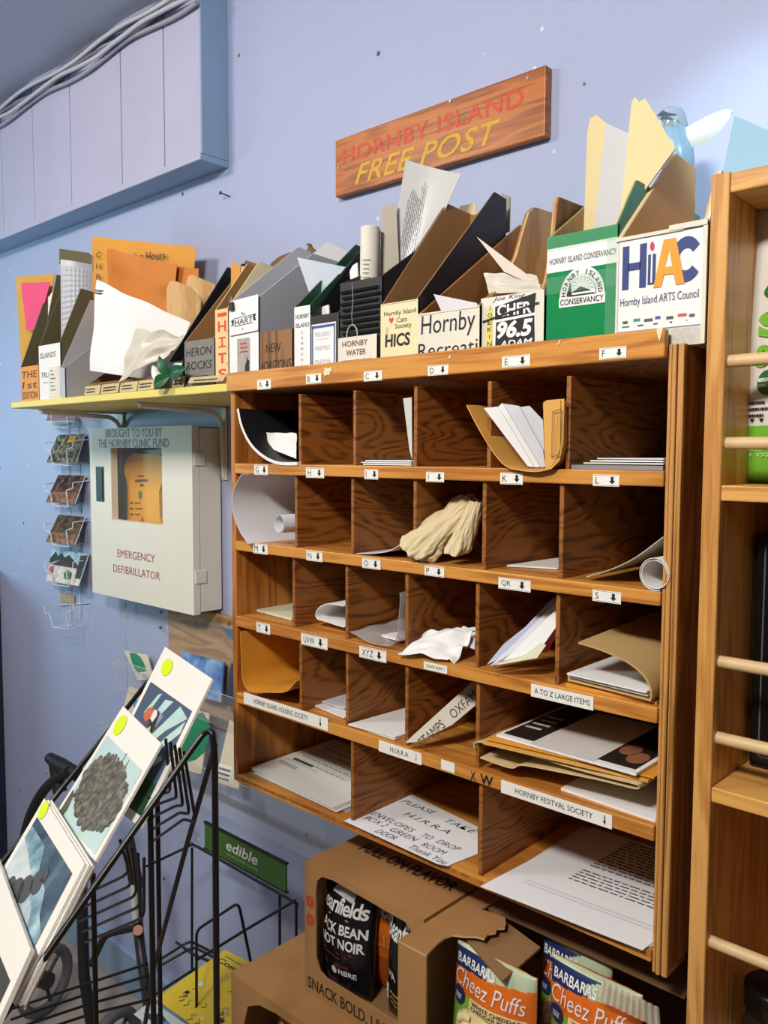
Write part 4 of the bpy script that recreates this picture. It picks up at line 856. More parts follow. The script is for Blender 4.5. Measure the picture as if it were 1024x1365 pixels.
# A to Z large items
slab('envelope', 'white envelope at the bottom of the large items pile', 'envelope', (748, 1050), (874, 1093), RT[4] + .003, .22, .003, white)
m = bent('', '', '', [(632, 998), (640, 990), (700, 1005), (780, 1027), (840, 1043), (850, 1047), (842, 1051), (780, 1036), (700, 1020), (680, 1024), (640, 1010)], -.004, .2, M('padded_cream_envelope', '#d2b98c', .7, .06, 18), .0014, amp=.003, seed=51, build=False)
tag(m.build('padded_envelope'), 'padded buff envelope under the gold envelopes in the large items pile', 'envelope')
slab('envelope', 'gold envelope below another in the large items pile', 'envelope', (644, 989), (864, 1040), RT[4] + .047, .2, .003, manila)
slab('envelope', 'orange gold envelope right under the dark magazine', 'envelope', (648, 984), (872, 1036), RT[4] + .051, .2, .002, gold_env)
dkp = M('dark_photo_print', '#2c2421', .35, .3, 30)
def mag(m, fr):
    m.rect(fr, .02, .05, .97, 1, dkp, .0003); m.rect(fr, .26, .0, .72, .85, M('magazine_white', '#d9d6d4', .4), .0006); m.lines(fr, .05, .25, .22, .6, 4, offwhite, .0006, .4, .3, 6)
    skin = M('photo_skin_tone', '#8f5e42', .5)
    m.disc(fr, .80, .32, .012, skin, .0007, ry=.02); m.disc(fr, .90, .22, .012, skin, .0007, ry=.02); m.shape(fr, [(.74, .4), (.80, .36), (.80, .28), (.75, .30)], skin, .0006); m.shape(fr, [(.84, .3), (.90, .26), (.93, .18), (.87, .2)], skin, .0006)
slab('magazine', 'dark photo magazine on top of the large items pile', 'magazine', (662, 979), (848, 1031), RT[4] + .055, .2, .003, white, .0, art=mag)
# bottom row
for k in range(4):
    def art(m, fr, k=k):
        if k == 3:
            m.lines(fr, .10, .39, .34, .45, 1, ink, .0003, .7, 0, 8); m.rect(fr, .06, .36, .45, .365, ink); m.lines(fr, .1, .42, .9, .95, 6, greyink, .0003, .12, .3, 4); m.lines(fr, .06, .26, .3, .32, 2, greyink, .0003, .4, .1, 6)
        elif k == 1: m.lines(fr, .1, .03, .6, .08, 1, ink, .0003, .6, .2, 9)
    slab('paper_sheet' if k else 'plastic_folder', ('clear plastic folder lowest in the bottom left compartment', 'letterhead sheet just above the clear folder', 'white sheet second from the top in the bottom left compartment', 'letterhead sheet on top in the bottom left compartment')[k], 'sheet' if k else 'folder',
         ((332, 1030), (338, 1030), (336, 1026), (334, 1023))[k], ((464, 1082), (449, 1082), (446, 1079), (444, 1077))[k], RT[5] + .002 + .002 * k, .2, .0012 if k else .0016, (M('clear_folder', '#c9cdd2', .1, .02, 10, alpha=.45), white, offwhite, M('letter_paper', '#e2e3df', .65, .02, 20))[k], 0, art=art)
nt_ = M('note_paper', '#eceef4', .6, .02, 20)
def note(m):
    zn = RT[5] + .0016
    for t_, a, b in (('PLEASE', (534, 1069), (577, 1086)), ('TAKE', (591, 1095), (631, 1112)), ('H.I.R.R.A', (537, 1086), (596, 1112)), ('ENVELOPES', (493, 1085), (548, 1110)), ('TO', (560, 1115), (573, 1120)), ('DROP', (580, 1123), (609, 1135)), ('BOX 2', (484, 1091), (511, 1103)),
                     ('GREEN', (518, 1107), (552, 1122)), ('ROOM', (560, 1127), (590, 1140)), ('DOOR', (499, 1109), (524, 1120)), ('Thank You', (543, 1130), (592, 1153))):
        A, B = Z(*a, zn), Z(*b, zn); U = B - A; m.text(t_, Fr(A, U, V3((0, 0, 1)).cross(U).normalized() * .0125), 0, 0, 1, 1, ink, bold=-.008, shear=.2, h=.0004)
    A, B = Z(541, 1134, zn), Z(575, 1149, zn); U = B - A; m.rect(Fr(A, U, V3((0, 0, 1)).cross(U).normalized() * .0008), 0, 0, 1, 1, ink, .0004)
q = [Z(a, b, RT[5] + .0016) for a, b in ((459, 1094), (592, 1154), (637, 1106), (543, 1056))]
m = MB(); d_ = [Z(a, b, RT[5] + .0016) for a, b in ((459, 1094), (583, 1151), (598, 1154), (606, 1150), (637, 1138), (637, 1102), (543, 1056))]
m.prism(d_, (0, 0, -.0008), nt_); A, B, T_ = q[0], Z(604, 1158, RT[5] + .0016), q[3]
note(m); tag(m.build('handwritten_note'), 'white handwritten note asking to take envelopes, in the middle bottom compartment', 'note')
def fest(m, fr):
    m.lines(fr, .30, .36, 1.0, .52, 5, greyink, .0004, .35, .1, 12); m.lines(fr, .30, .56, 1.0, .98, 12, greyink, .0004, .35, .08, 13)
    m.rect(fr, .14, .17, 1.0, .18, bluish, .0004); m.rect(fr, .14, .20, 1.0, .21, bluish, .0004)
slab('paper_sheet', 'offwhite sheet edge below the printed sheet, bottom right compartment', 'sheet', (657, 1178), (868, 1262), RT[5] + .0014, .23, .0008, offwhite, .0)
slab('paper_sheet', 'white printed sheet overhanging the bottom right compartment', 'sheet', (641, 1181), (857, 1266), RT[5] + .003, .25, .0010, nt_, .02, art=fest)
# ------------------------------------------------------------------ snack cartons under the cabinet
class Curved(Fr):
    """a pillow shaped front: same u,v as a flat frame, bulging along its normal"""
    def __init__(s, O, U, V, B, seed=0, wr=.003): Fr.__init__(s, O, U, V); s.B, s.seed, s.wr = B, seed, wr
    def b(s, u, v): return s.B * (max(0, math.sin(math.pi * min(1, max(0, u)))) ** .55) * (max(0, math.sin(math.pi * min(1, max(0, v)))) ** .45)
    def p(s, u, v, h=0):
        w_ = s.wr * (wob(u * 3, v * 5, s.seed) + .6 * wob(u * 9, v * 7, s.seed + 4)) * (1.0 if .05 < v < .95 else .4)
        return s.O + s.U * (u + .02 * math.sin(v * 9 + s.seed) * (v - .5)) + s.V * v + s.n * (s.b(u, v) + w_ + h)
def pillow(name, label, fr, zones, back, art, nu=40, nv=56, group=None, parent=None):
    """zones(u,v) -> material of each small face of the bag front"""
    m = MB(); P = [[fr.p(i / nu, j / nv) for i in range(nu + 1)] for j in range(nv + 1)]
    Q = [[fr.p(i / nu, j / nv) - fr.n * (2 * fr.b(i / nu, j / nv) + .0012) for i in range(nu + 1)] for j in range(nv + 1)]
    idx = lambda i, j: j * (nu + 1) + i
    o0 = 0; m.v += [a for r in P for a in r]; o1 = len(m.v); m.v += [a for r in Q for a in r]
    for j in range(nv):
        for i in range(nu):
            f = (idx(i, j), idx(i + 1, j), idx(i + 1, j + 1), idx(i, j + 1))
            m.f.append(f); m.m.append(m.mi(zones((i + .5) / nu, (j + .5) / nv))); m.sm.append(True)
            m.f.append(tuple(o1 + k for k in f[::-1])); m.m.append(m.mi(back)); m.sm.append(True)
    rim = [idx(i, 0) for i in range(nu)] + [idx(nu, j) for j in range(nv)] + [idx(i, nv) for i in range(nu, 0, -1)] + [idx(0, j) for j in range(nv, 0, -1)]
    for a, b in zip(rim, rim[1:] + rim[:1]): m.f.append((a, a + o1, b + o1, b)); m.m.append(m.mi(back)); m.sm.append(False)
    art(m, fr); return tag(m.build(name), label, 'snack bag', group)
box_c = M('carton_brown', '#a67a4a', .75, .06, 30); box_in = M('carton_inside', '#8d6a43', .8, .08, 26)
TZ = -.647; YB = -.032; BXL, BXR = .220, .460; BZ = Y(410, 1322, YB).z
def cartonface(m, fr, hole, th, mat):
    """front wall with a cut-out: a ring between the face outline and the hole outline (both as uv, counter-clockwise)"""
    n = len(hole); cu = sum(h[0] for h in hole) / n; cv = sum(h[1] for h in hole) / n; outer = []
    for (u, v) in hole:
        du, dv = u - cu, v - cv; ts = []
        if du > 1e-9: ts.append((1 - cu) / du)
        if du < -1e-9: ts.append(-cu / du)
        if dv > 1e-9: ts.append((1 - cv) / dv)
        if dv < -1e-9: ts.append(-cv / dv)
        t_ = min(ts); outer.append((cu + du * t_, cv + dv * t_))
    corners = [(0, 0), (1, 0), (1, 1), (0, 1)]
    for i in range(n):
        j = (i + 1) % n; a, b = outer[i], outer[j]; pts = [a]
        for c in corners:
            on = lambda p, ax, val: abs(p[ax] - val) < 1e-6
            if (on(a, 0, c[0]) and on(b, 1, c[1]) or on(a, 1, c[1]) and on(b, 0, c[0])) and not ((abs(a[0] - c[0]) < 1e-6 and abs(a[1] - c[1]) < 1e-6) or (abs(b[0] - c[0]) < 1e-6 and abs(b[1] - c[1]) < 1e-6)) and not (on(a, 0, c[0]) and on(b, 0, c[0])) and not (on(a, 1, c[1]) and on(b, 1, c[1])): pts.append(c)
        pts += [b, hole[j], hole[i]]
        m.prism([fr.p(u, v) for u, v in pts], -fr.n * th, mat)
bean = thing('snack_carton', ((BXL + BXR) / 2, YB + .1, BZ), 'open brown snack carton of black bean chip bags with bold lettering, under the cabinet', 'carton')
m = MB(); D = .30
m.box((BXL, YB + .003, BZ), (BXL + .003, YB + D, TZ), box_c); m.box((BXR - .003, YB + .003, BZ), (BXR, YB + D, TZ), box_c); m.box((BXL + .003, YB + .003, BZ), (BXR - .003, YB + D, BZ + .003), box_in)
m.box((BXL + .003, YB + D - .003, BZ + .003), (BXR - .003, YB + D, TZ), box_in)
fr = Fr((BXL, YB, BZ), (BXR - BXL, 0, 0), (0, 0, TZ - BZ))
hole = []
for px in ((430, 1284), (437, 1298), (470, 1322), (520, 1350), (545, 1352)): hole.append(fuv(fr, *px))
hole = [(.105, .30), (.14, .22), (.20, .195), (.78, .195), (.86, .22), (.885, .30), (.885, .76), (.93, .86), (.86, .93), (.26, .965), (.16, .95), (.115, .90), (.10, .80)]
cartonface(m, fr, hole, .003, box_c); m.build('body', bean)
m = MB(); m.box((BXL, YB, TZ), (BXR, YB + .17, TZ + .002), box_c); m.box((BXL, YB + .174, TZ), (BXR, YB + D, TZ + .002), box_c); m.build('top_flap', bean)
tf = Fr((BXL, YB, TZ + .002), (BXR - BXL, 0, 0), (0, D, 0))
MB().text('FULL ON FLAVOR', tf, .14, .27, .92, .36, M('brown_ink', '#3a2a1c', .7), bold=.03, h=.0004).build('top_lettering', bean)
MB().text('SNACK BOLD. LIVE', fr, .03, .045, .74, .135, M('dark_ink', '#231d18', .7), bold=.012, h=.0005).build('front_lettering', bean)
rd = M('red_stamp', '#b5402a', .6); m = MB()
for k, (v_, t_) in enumerate(((.715, 'V'), (.575, 'GF'))):
    m.disc(fr, .052, v_, .0095, rd, .0004); m.text(t_, fr, .04, v_ - .02, .066, v_ + .02, box_c, bold=.03, h=.0008)
m.build('round_stamp', bean)
bk1 = M('black_snack_foil', '#15151a', .28, .2, 30); bk2 = M('black_foil_shine', '#2b2b31', .2, .2, 40); orf = M('orange_snack_foil', '#c9611c', .3, .12, 24); wht = M('white_print', '#e4e4e6', .5)
purple = M('purple_bean_print', '#5a2735', .5, .3, 60); gold_t = M('ochre_print', '#b98a3a', .5)
def bag_art(two):
    def art(m, f):
        if two == 0:
            m.text('Beanfields', f, .03, .70, .97, .84, wht, bold=.02, shear=.2, h=.002, spacing=.9); m.rect(f, .3, .66, .7, .672, gold_t, .002)
            m.text('BLACK BEAN', f, .03, .54, .97, .63, wht, bold=.03, h=.002); m.text('PINOT NOIR', f, .05, .42, .95, .51, wht, bold=.03, h=.002)
            for k in range(3): m.rect(f, .2, .385 - .03 * k, .8 - .1 * k, .395 - .03 * k, M('purple_print', '#8c3a57', .5), .002)
            m.text('FIBRE', f, .55, .19, .85, .235, wht, bold=.02, h=.002); m.disc(f, .46, .21, .006, wht, .002); m.lines(f, .1, .06, .5, .12, 2, greyink, .002, .4, .2, 4)
            m.shape(f, [(.35, .86), (.75, .82), (.80, .95), (.42, .98)], M('barcode_patch', '#c9c9c9', .4, .5, 300), .003)
        elif two == 1:
            m.text('Beanfields', f, .05, .62, .98, .80, wht, bold=.02, shear=.2, h=.002); m.text('ALLO', f, .4, .40, .95, .50, gold_t, bold=.02, h=.002); m.text('6g', f, .1, .1, .4, .2, gold_t, bold=.02, h=.002)
        else:
            m.text('Beanfields', f, .08, .66, 1.0, .82, wht, bold=.02, shear=.2, h=.002); m.text('HA', f, .2, .36, .45, .43, wht, bold=.03, h=.002); m.text('8', f, .05, .16, .2, .28, wht, bold=.04, h=.002); m.lines(f, .25, .15, .8, .28, 3, gold_t, .002, .5, .2, 8)
    return art
zb_ = BZ + .0036
def bagframe(x0, x1, y, h, lean=.0, yaw=0.0): return (V3((x0, y, zb_)), V3((x1 - x0, yaw, 0)), V3((0, lean, h)))
o = bagframe(Y(431, 1250, YB + .045).x, Y(495, 1270, YB + .045).x, YB + .045, .180, .012)
pillow('snack_bag', 'black bean snack bag, leftmost in the upper carton', Curved(*o, .030, 3), lambda u, v: purple if (abs(u - .45) < .25 and .02 < v < .28 and wob(u * 6, v * 9, 2) > .1) else bk1 if v < .93 else bk2, bk1, bag_art(0), 50, 80)
o = bagframe(Y(472, 1210, YB + .09).x, Y(552, 1240, YB + .09).x, YB + .090, .196, .01)
pillow('snack_bag', 'orange snack bag between the two black bags in the upper carton', Curved(*o, .028, 7), lambda u, v: orf if v > .3 else M('deep_orange_foil', '#9c4a17', .3, .2, 30), orf, bag_art(1))
o = bagframe(Y(518, 1270, YB + .05).x, Y(518, 1270, YB + .05).x + .080, YB + .050, .190, .012)
pillow('snack_bag', 'black snack bag, rightmost in the upper carton', Curved(*o, .028, 11), lambda u, v: bk1 if v < .93 else bk2, bk1, bag_art(2))
# corn puff bags
org = M('orange_puff_foil', '#dd6d1e', .3, .08, 20); grn = M('green_puff_foil', '#7db03a', .3, .15, 14); ngr = M('pale_green_foil', '#b9c8a8', .3, .12, 14); puff = M('cream_puffs', '#ead9a8', .5, .12, 40); nvy = M('navy_foil', '#22305f', .3, .06, 20); tanp = M('tan_band', '#e7cf97', .5)
def puffzones(u, v):
    if v > .96: return ngr
    if v > .80 + .10 * (u - .5): return nvy if u < .55 + .15 * math.sin(v * 20) else ngr
    if v > .46 + .06 * math.sin(u * 3 + .3): return org
    if (u - .42) ** 2 / .10 + (v - .20) ** 2 / .05 < 1: return puff
    return grn
def puffart(m, f):
    m.text('BARBARAS', f, .06, .82, .58, .92, wht, bold=.02, h=.002); m.text('Cheez Puffs', f, .05, .60, .93, .77, wht, bold=-.004, shear=.15, h=.002)
    for k in range(14):
        u = .30 + .65 * k / 14; m.rect(f, u, .43, u + .65 / 14 + .001, .49, tanp, .0022); m.rect(f, u, .49, u + .65 / 14 + .001, .55, tanp, .0022)
    m.text('WHITE CHEDDAR', f, .34, .495, .91, .535, M('brown_ink'), bold=.02, h=.0032); m.text('CHEDDAR BLANC', f, .34, .445, .88, .485, M('brown_ink'), bold=.02, h=.0032)
    m.disc(f, .14, .50, .011, nvy, .003); m.lines(f, .09, .47, .19, .53, 3, wht, .004, .5, .1, 3)
    for k in range(14):
        R = random.Random(k); u, v = .42 + R.uniform(-.24, .24), .20 + R.uniform(-.15, .15)
        m.tube([f.p(u - .05, v, .002), f.p(u, v + .02, .006), f.p(u + .05, v + .005, .002)], [.004, .007, .004], puff, 8)
def carton(name, label, x0, x1, y0, z0, z1, D, cut):
    t = thing(name, ((x0 + x1) / 2, y0 + D / 2, z0), label, 'carton'); m = MB()
    m.box((x0, y0 + .003, z0), (x0 + .003, y0 + D, z1), box_c); m.box((x1 - .003, y0 + .003, z0), (x1, y0 + D, z1), box_c); m.box((x0 + .003, y0 + .003, z0), (x1 - .003, y0 + D, z0 + .003), box_in); m.box((x0 + .003, y0 + D - .003, z0 + .003), (x1 - .003, y0 + D, z1), box_in)
    cartonface(m, Fr((x0, y0, z0), (x1 - x0, 0, 0), (0, 0, z1 - z0)), cut, .003, box_c); m.build('body', t); return t
# lower left carton, carries the carton of black bags
LZ0, LZ1 = -1.05, BZ - .0025; LX0 = Z(308, 1298, LZ1).x; LX1, LY = .455, Z(308, 1298, LZ1).y
c2 = carton('snack_carton', 'lower left brown snack carton, under the carton of black bags', LX0, LX1, LY, LZ0, LZ1, .34, [(.09, .12), (.5, .10), (.91, .12), (.93, .5), (.92, .78), (.88, .88), (.78, .93), (.32, .93), (.20, .90), (.12, .82), (.09, .65)])
m = MB(); m.box((LX0, LY, LZ1), (LX1, LY + .34, LZ1 + .002), box_c); m.build('top_flap', c2)
gname = None
f_ = Curved(V3((LX0 + .05, LY + .055, LZ0 + .0036)), V3((.125, 0, 0)), V3((0, .012, Y(365, 1306, LY + .05).z - LZ0 - .005)), .030, 21); pillow('snack_bag', 'corn puff bag, left in the lower left carton', f_, puffzones, org, puffart, 64, 80)
f_ = Curved(V3((LX0 + .19, LY + .06, LZ0 + .0036)), V3((.125, 0, 0)), V3((0, .012, Y(425, 1340, LY + .05).z - LZ0 - .005)), .030, 25); pillow('snack_bag', 'corn puff bag, right in the lower left carton', f_, puffzones, org, puffart, 64, 80)
# right carton, torn open
RX0, RX1, RY, RZ0, RZ1 = .467, .786, -.092, -1.05, TZ
c3 = thing('snack_carton', ((RX0 + RX1) / 2, RY + .17, RZ0), 'torn open brown carton of corn puff bags, right under the mail cabinet', 'carton'); m = MB(); D = .36
m.box((RX0, RY + .003, RZ0), (RX0 + .003, RY + D, RZ1), box_c); m.box((RX1 - .003, RY + .12, RZ0), (RX1, RY + D, RZ1 - .04), box_c); m.box((RX0 + .003, RY + .003, RZ0), (RX1 - .003, RY + D, RZ0 + .003), box_in); m.box((RX0 + .003, RY + D - .003, RZ0 + .003), (RX1 - .003, RY + D, RZ1 - .01), box_in)
fr = Fr((RX0, RY, RZ0), (RX1 - RX0, 0, 0), (0, 0, RZ1 - RZ0))
m.prism([fr.p(u, v) for u, v in ((0, 0), (1, 0), (1, .25), (.30, .25), (.20, .30), (.155, .40), (.147, .60), (.147, 1), (0, 1))], -fr.n * .003, box_c)
m.build('body', c3)
torn = [(.467, -.092), (.514, -.092), (.508, -.06), (.507, -.045), (.511, -.034), (.525, -.028), (.538, -.020), (.55, -.019), (.547, -.006), (.553, .002), (.549, .012), (.556, .018), (.550, .030), (.54, .042), (.52, .046), (.501, .040), (.505, .10), (.505, .265), (.467, .265)]
m = MB(); m.prism([V3((a, b, RZ1 + .0028 + max(0, a - .515) * .12)) for a, b in torn], (0, 0, -.0025), box_c, kraft); m.build('torn_top_flap', c3)
m = MB(); m.prism([V3((.525, -.022, RZ1 - .004)), V3((.600, -.050, RZ1 - .012)), V3((.603, .030, RZ1 - .004)), V3((.540, .044, RZ1 - .001))], (0, 0, -.003), box_in); m.build('inner_flap', c3)
m = MB(); m.box((.507, .05, RZ1), (RX1 - .002, RY + D - .002, RZ1 + .0025), card_dark); m.build('rear_flap', c3)
spec = ((.510, .122, -.034, .392, .0, 'corn puff bag, front left in the torn carton', 31), (.585, .10, .058, .392, .0, 'corn puff bag, behind the front two in the torn carton', 35), (.628, .120, .010, .402, .0, 'corn puff bag, front right in the torn carton', 39))
for x_, w_, y_, h_, l_, lab, sd in spec:
    f_ = Curved(V3((x_, y_, RZ0 + .0036)), V3((w_, .0, 0)), V3((0, l_ + .01, h_)), .032, sd)
    def hi(u, v): return puffzones(u, (v - .70) / .30 if v > .70 else 0.02)
    class Sub(Curved):
        def __init__(s, base): s.__dict__.update(base.__dict__); s.base = base; s.V = base.V * .30; s.U = base.U
        def p(s, u, v, h=0): return s.base.p(u, .70 + .30 * v, h)
    pillow('snack_bag', lab, f_, hi, org, lambda m, f: puffart(m, Sub(f)), 64, 200)
ct = [Y(803, 1306, .0), Y(878, 1343, .0), Y(880, 1372, -.015), Y(798, 1333, -.015)]
def crin(u, v): return (ct[0] * (1 - u) + ct[1] * u) * v + (ct[3] * (1 - u) + ct[2] * u) * (1 - v) + V3((0, -.002, .002)) * math.sin(u * 60)
tag(MB().surf(crin, 60, 6, M('clear_crinkled_tray', '#cdbfae', .15, .05, 20, alpha=.4), .001).build('plastic_tray'), 'clear crinkled plastic tray at the right front of the torn carton', 'tray')
bench = thing('display_bench', (.45, .05, FLOOR), 'low wooden bench carrying the snack cartons', 'bench')
boxpart('bench_top', (.09, -.13, LZ0 - .022), (.80, .29, LZ0 - .0005), fir_side, bench)
for sx in (.11, .75):
    for sy in (-.11, .24): boxpart('leg', (sx, sy, FLOOR), (sx + .035, sy + .035, LZ0 - .0225), fir_side, bench)

# ------------------------------------------------------------------ what stands in the bookcase
g1 = M('leaf_green_print', '#74b738', .4, .05, 20); g2 = M('dark_green_print', '#2d6b35', .4); wb = M('white_food_bag', '#dcdad6', .4, .06, 14)
sz = SHZ[0]; y_ = .085
xa = Y(986, 500, y_).x; top = Y(1018, 262, y_).z
f_ = Curved(V3((xa, y_, sz + .0005)), V3((.20, 0, 0)), V3((0, .01, top - sz)), .034, 51, .002)
def riz(u, v):
    if v < .20: return g1
    if u > .30 and .18 < v < .40: return M('window_grain', '#cfbf95', .5, .3, 300) if u > .36 and v < .37 else g1
    if v > .86: return g1 if u > .12 else wb
    return wb
def rizart(m, f):
    m.text('Organic', f, .14, .62, .62, .69, g2, shear=.3, bold=.01, h=.002); m.text('S', f, .12, .50, .28, .59, g1, bold=.06, h=.002); m.text('&', f, .10, .40, .24, .475, g1, bold=.05, h=.002); pass
    m.disc(f, .19, .345, .0145, wht, .002); m.disc(f, .19, .345, .0135, g2, .0025); m.rect(f, .13, .35, .25, .362, wht, .003); m.text('USDA', f, .15, .352, .23, .361, g2, h=.0035); m.text('ORGANIC', f, .135, .33, .245, .341, wht, h=.0035)
    for k in range(3): m.lines(f, .02, .275 - .022 * k, .2, .29 - .022 * k, 1, ink, .002, .6, .2, k)
    for k in range(5): m.shape(f, [(.03 + .055 * k, .225), (.06 + .055 * k, .225), (.045 + .055 * k, .212)], ink, .002)
    m.text('NET WT', f, .06, .115, .24, .13, wht, h=.002); m.text('11 OZ (312 g)', f, .07, .09, .40, .105, wht, h=.002); m.disc(f, .42, .80, .012, M('yellow_print', '#e8c52a', .5), .003)
pillow('food_bag', 'white and green organic food bag on the upper shelf of the pine bookcase', f_, riz, wb, rizart, 30, 50)
bpx = thing('black_box', V3((Y(1012, 900, .11).x + .12, .17, SHZ[1])), 'tall black box with a thin white outline on the lower bookcase shelf', 'box')
x0 = Y(1002, 900, .09).x; x1 = x0 + .16; zt_ = Y(1014, 712, .09).z
gb = M('black_gloss_box', '#0d0d10', .25, .2, 20)
MB().box((x0, .09, SHZ[1] + .0005), (x1, .23, zt_), gb).build('body', bpx, .003)
fr = Fr((x0, .09, SHZ[1] + .0005), (x1 - x0, 0, 0), (0, 0, zt_ - SHZ[1])); m = MB()
for a in ((.06, .05, .07, .95), (.06, .05, .94, .053), (.93, .05, .94, .95), (.06, .947, .94, .95)): m.rect(fr, *a, greyink, .0005)
m.build('outline', bpx)
jz = SHZ[1] - .42
jr = thing('jar', V3((Y(1032, 1330, .10).x, .10, jz)), 'dark lidded jar low in the pine bookcase', 'jar'); jc = V3((Y(1034, 1330, .10).x, .10, jz + .0004)); jt = Y(1030, 1312, .10).z - jz
MB().lathe(jc, [(.030, 0), (.034, .004), (.034, jt - .05), (.030, jt - .035), (.028, jt - .03)], M('dark_glass', '#2a211c', .15), 28).build('body', jr)
MB().lathe(jc, [(.031, jt - .030), (.033, jt - .028), (.033, jt - .002), (.030, jt)], gb, 28).build('lid', jr); MB().lathe(jc, [(.0345, jt - .085), (.0345, jt - .06)], wht, 28).build('label_band', jr)
def photo(name, c1='#888888', c2='#888888', c3='#888888', sc=40):
    if name in MATS: return MATS[name]
    m, nt, b = _nt(name); b.inputs['Roughness'].default_value = .3
    tc = nt.nodes.new('ShaderNodeTexCoord'); n = nt.nodes.new('ShaderNodeTexNoise'); n.inputs['Scale'].default_value = sc; n.inputs['Detail'].default_value = 8
    nt.links.new(tc.outputs['Object'], n.inputs['Vector']); cr = nt.nodes.new('ShaderNodeValToRGB'); e = cr.color_ramp.elements
    e[0].position = .35; e[0].color = srgb(c1); e[1].position = .68; e[1].color = srgb(c3); k = e.new(.5); k.color = srgb(c2)
    nt.links.new(n.outputs['Fac'], cr.inputs[0]); nt.links.new(cr.outputs[0], b.inputs['Base Color']); MATS[name] = m; return m
# ------------------------------------------------------------------ plywood panel, clear holder and leaflets on the wall
pl_w = wood('wall_plywood', '#b98d5b', '#8e6438', (3.5, 10, 16), 30, .55, (14, 200, 260), .45)
px0 = Y(224, 840, WALL - .012).x; pz1 = Y(262, 812, WALL - .012).z; pz0 = Y(262, 960, WALL - .012).z
pp_ = thing('wall_board', ((px0 + .0) / 2, WALL, pz0), 'brown plywood panel screwed to the wall below the defibrillator cabinet', 'panel')
MB().box((px0, WALL - .012, pz0), (-.004, WALL - .0005, pz1), pl_w).build('board', pp_, .002)
for a, b in ((305, 832), (236, 821), (258, 830)): MB().cyl(Y(a, b, WALL - .0135), Y(a, b, WALL - .0135) + V3((0, .003, 0)), .005, screw, 12).build('screw', pp_)
acr = M('clear_acrylic', '#dfe6ee', .06, 0, 10, alpha=.07); acr_e = M('acrylic_edge', '#c6d0da', .1, .05, 20, alpha=.5)
hy = WALL - .016; hx0 = Y(170, 900, hy).x; hx1 = -.006; hz1 = Y(213, 812, hy).z; hz0 = Y(240, 1040, hy).z
hd = thing('leaflet_holder', ((hx0 + hx1) / 2, WALL, hz0), 'clear acrylic leaflet holder on the wall beside the mail cabinet', 'holder')
MB().box((hx0, hy, hz0), (hx1, hy + .003, hz1), acr).build('back_plate', hd)
tiers = [(Y(200, 905, hy - .03).z, .05), (Y(200, 1000, hy - .05).z, .085)]
for k, (z_, d_) in enumerate(((Y(175, 925, hy - .035).z, .035), (Y(230, 1055, hy - .07).z, .07))):
    h_ = (.085, .10)[k]
    m = MB(); m.obox((hx0, hy - d_, z_), (hx1 - hx0, 0, 0), (0, -.012, h_), (0, .002, 0), acr); m.box((hx0, hy - d_, z_), (hx1, hy, z_ + .002), acr)
    m.obox((hx0 - .001, hy - d_, z_), (0, d_, 0), (0, 0, h_), (.002, 0, 0), acr); m.build('pocket', hd)
    MB().tube([(hx0, hy - d_ - .012, z_ + h_), (hx1, hy - d_ - .012, z_ + h_)], .0012, acr_e, 6).build('edge', hd)
MB().tube([(hx0, hy - .001, hz1), (hx0, hy - .001, hz0)], .0012, acr_e, 6).build('edge', hd); MB().tube([(hx0, hy - .001, hz1), (hx0 - .0, hy - .08, hz0 + .08)], .0012, acr_e, 6).build('edge', hd)
for a, b in ((213, 816), (213, 837)): MB().cyl(Y(a, b, hy - .002), Y(a, b, hy - .002) + V3((0, .006, 0)), .004, screw, 12).build('screw', hd)
leaflet_c = M('leaflet_cream', '#d8ccb2', .6, .05, 14); mapg = M('map_green', '#0f7a4e', .5, .04, 20); mapb = M('map_blue', '#3a97cf', .5, .04, 20); bgr = M('leaflet_label', '#e6e6e2', .5)
def leaflet(label, pts, yb, lean, blob, mat, lab=None, th=.004, base=leaflet_c):
    n = V3((0, -1, -lean)).normalized(); n = V3((0, -1, lean)).normalized(); P0 = Y(*pts[0], yb); q = [onplane(a, b, P0, n) for a, b in pts]
    m = MB(); m.prism(q, -n * th, base); fr = quadframe(q[0], q[1], q[3])
    R = random.Random(len(label)); c = blob
    if c: m.shape(fr, [(c[0] + c[2] * math.cos(a * .5236) * R.uniform(.75, 1.1), c[1] + c[3] * math.sin(a * .5236) * R.uniform(.8, 1.1)) for a in range(12)], mat, .0006)
    if lab: m.rect(fr, *lab, bgr, .0008); m.lines(fr, lab[0] + .03, lab[1] + .02, lab[2] - .03, lab[3] - .02, 3, greyink, .0011, .5, .2, 4)
    return tag(m.build('leaflet'), label, 'leaflet')
leaflet('cream leaflet with a green island map, highest at the left of the clear holder', [(184, 907), (204, 905), (196, 873), (165, 867)], hy - .02, .25, (.52, .52, .40, .42), mapg, (.35, .02, .8, .24))
leaflet('cream leaflet with a bit of blue map, lower left in the clear holder', [(163, 950), (186, 950), (188, 920), (172, 914)], hy - .045, .25, (.75, .3, .2, .2), mapb)
leaflet('cream leaflet with a large green map behind the puffin print', [(226, 1020), (268, 1032), (279, 951), (250, 944)], hy - .06, .3, (.50, .55, .48, .42), mapg)
leaflet('cream leaflet with a blue map beside the mail cabinet edge', [(287, 1042), (318, 1052), (326, 972), (306, 960)], hy - .05, .3, (.75, .62, .30, .28), mapb, (.0, .04, .6, .30))
skyb = photo('mountain_print', '#2a3d70', '#5f86c4', '#b4cbe8', 14); dkb = M('dark_blue_print', '#23304f', .4, .5, 24)
o = leaflet('blue mountain postcard high behind the puffin print', [(262, 928), (294, 936), (299, 883), (240, 868)], hy - .03, .2, None, skyb, base=skyb)
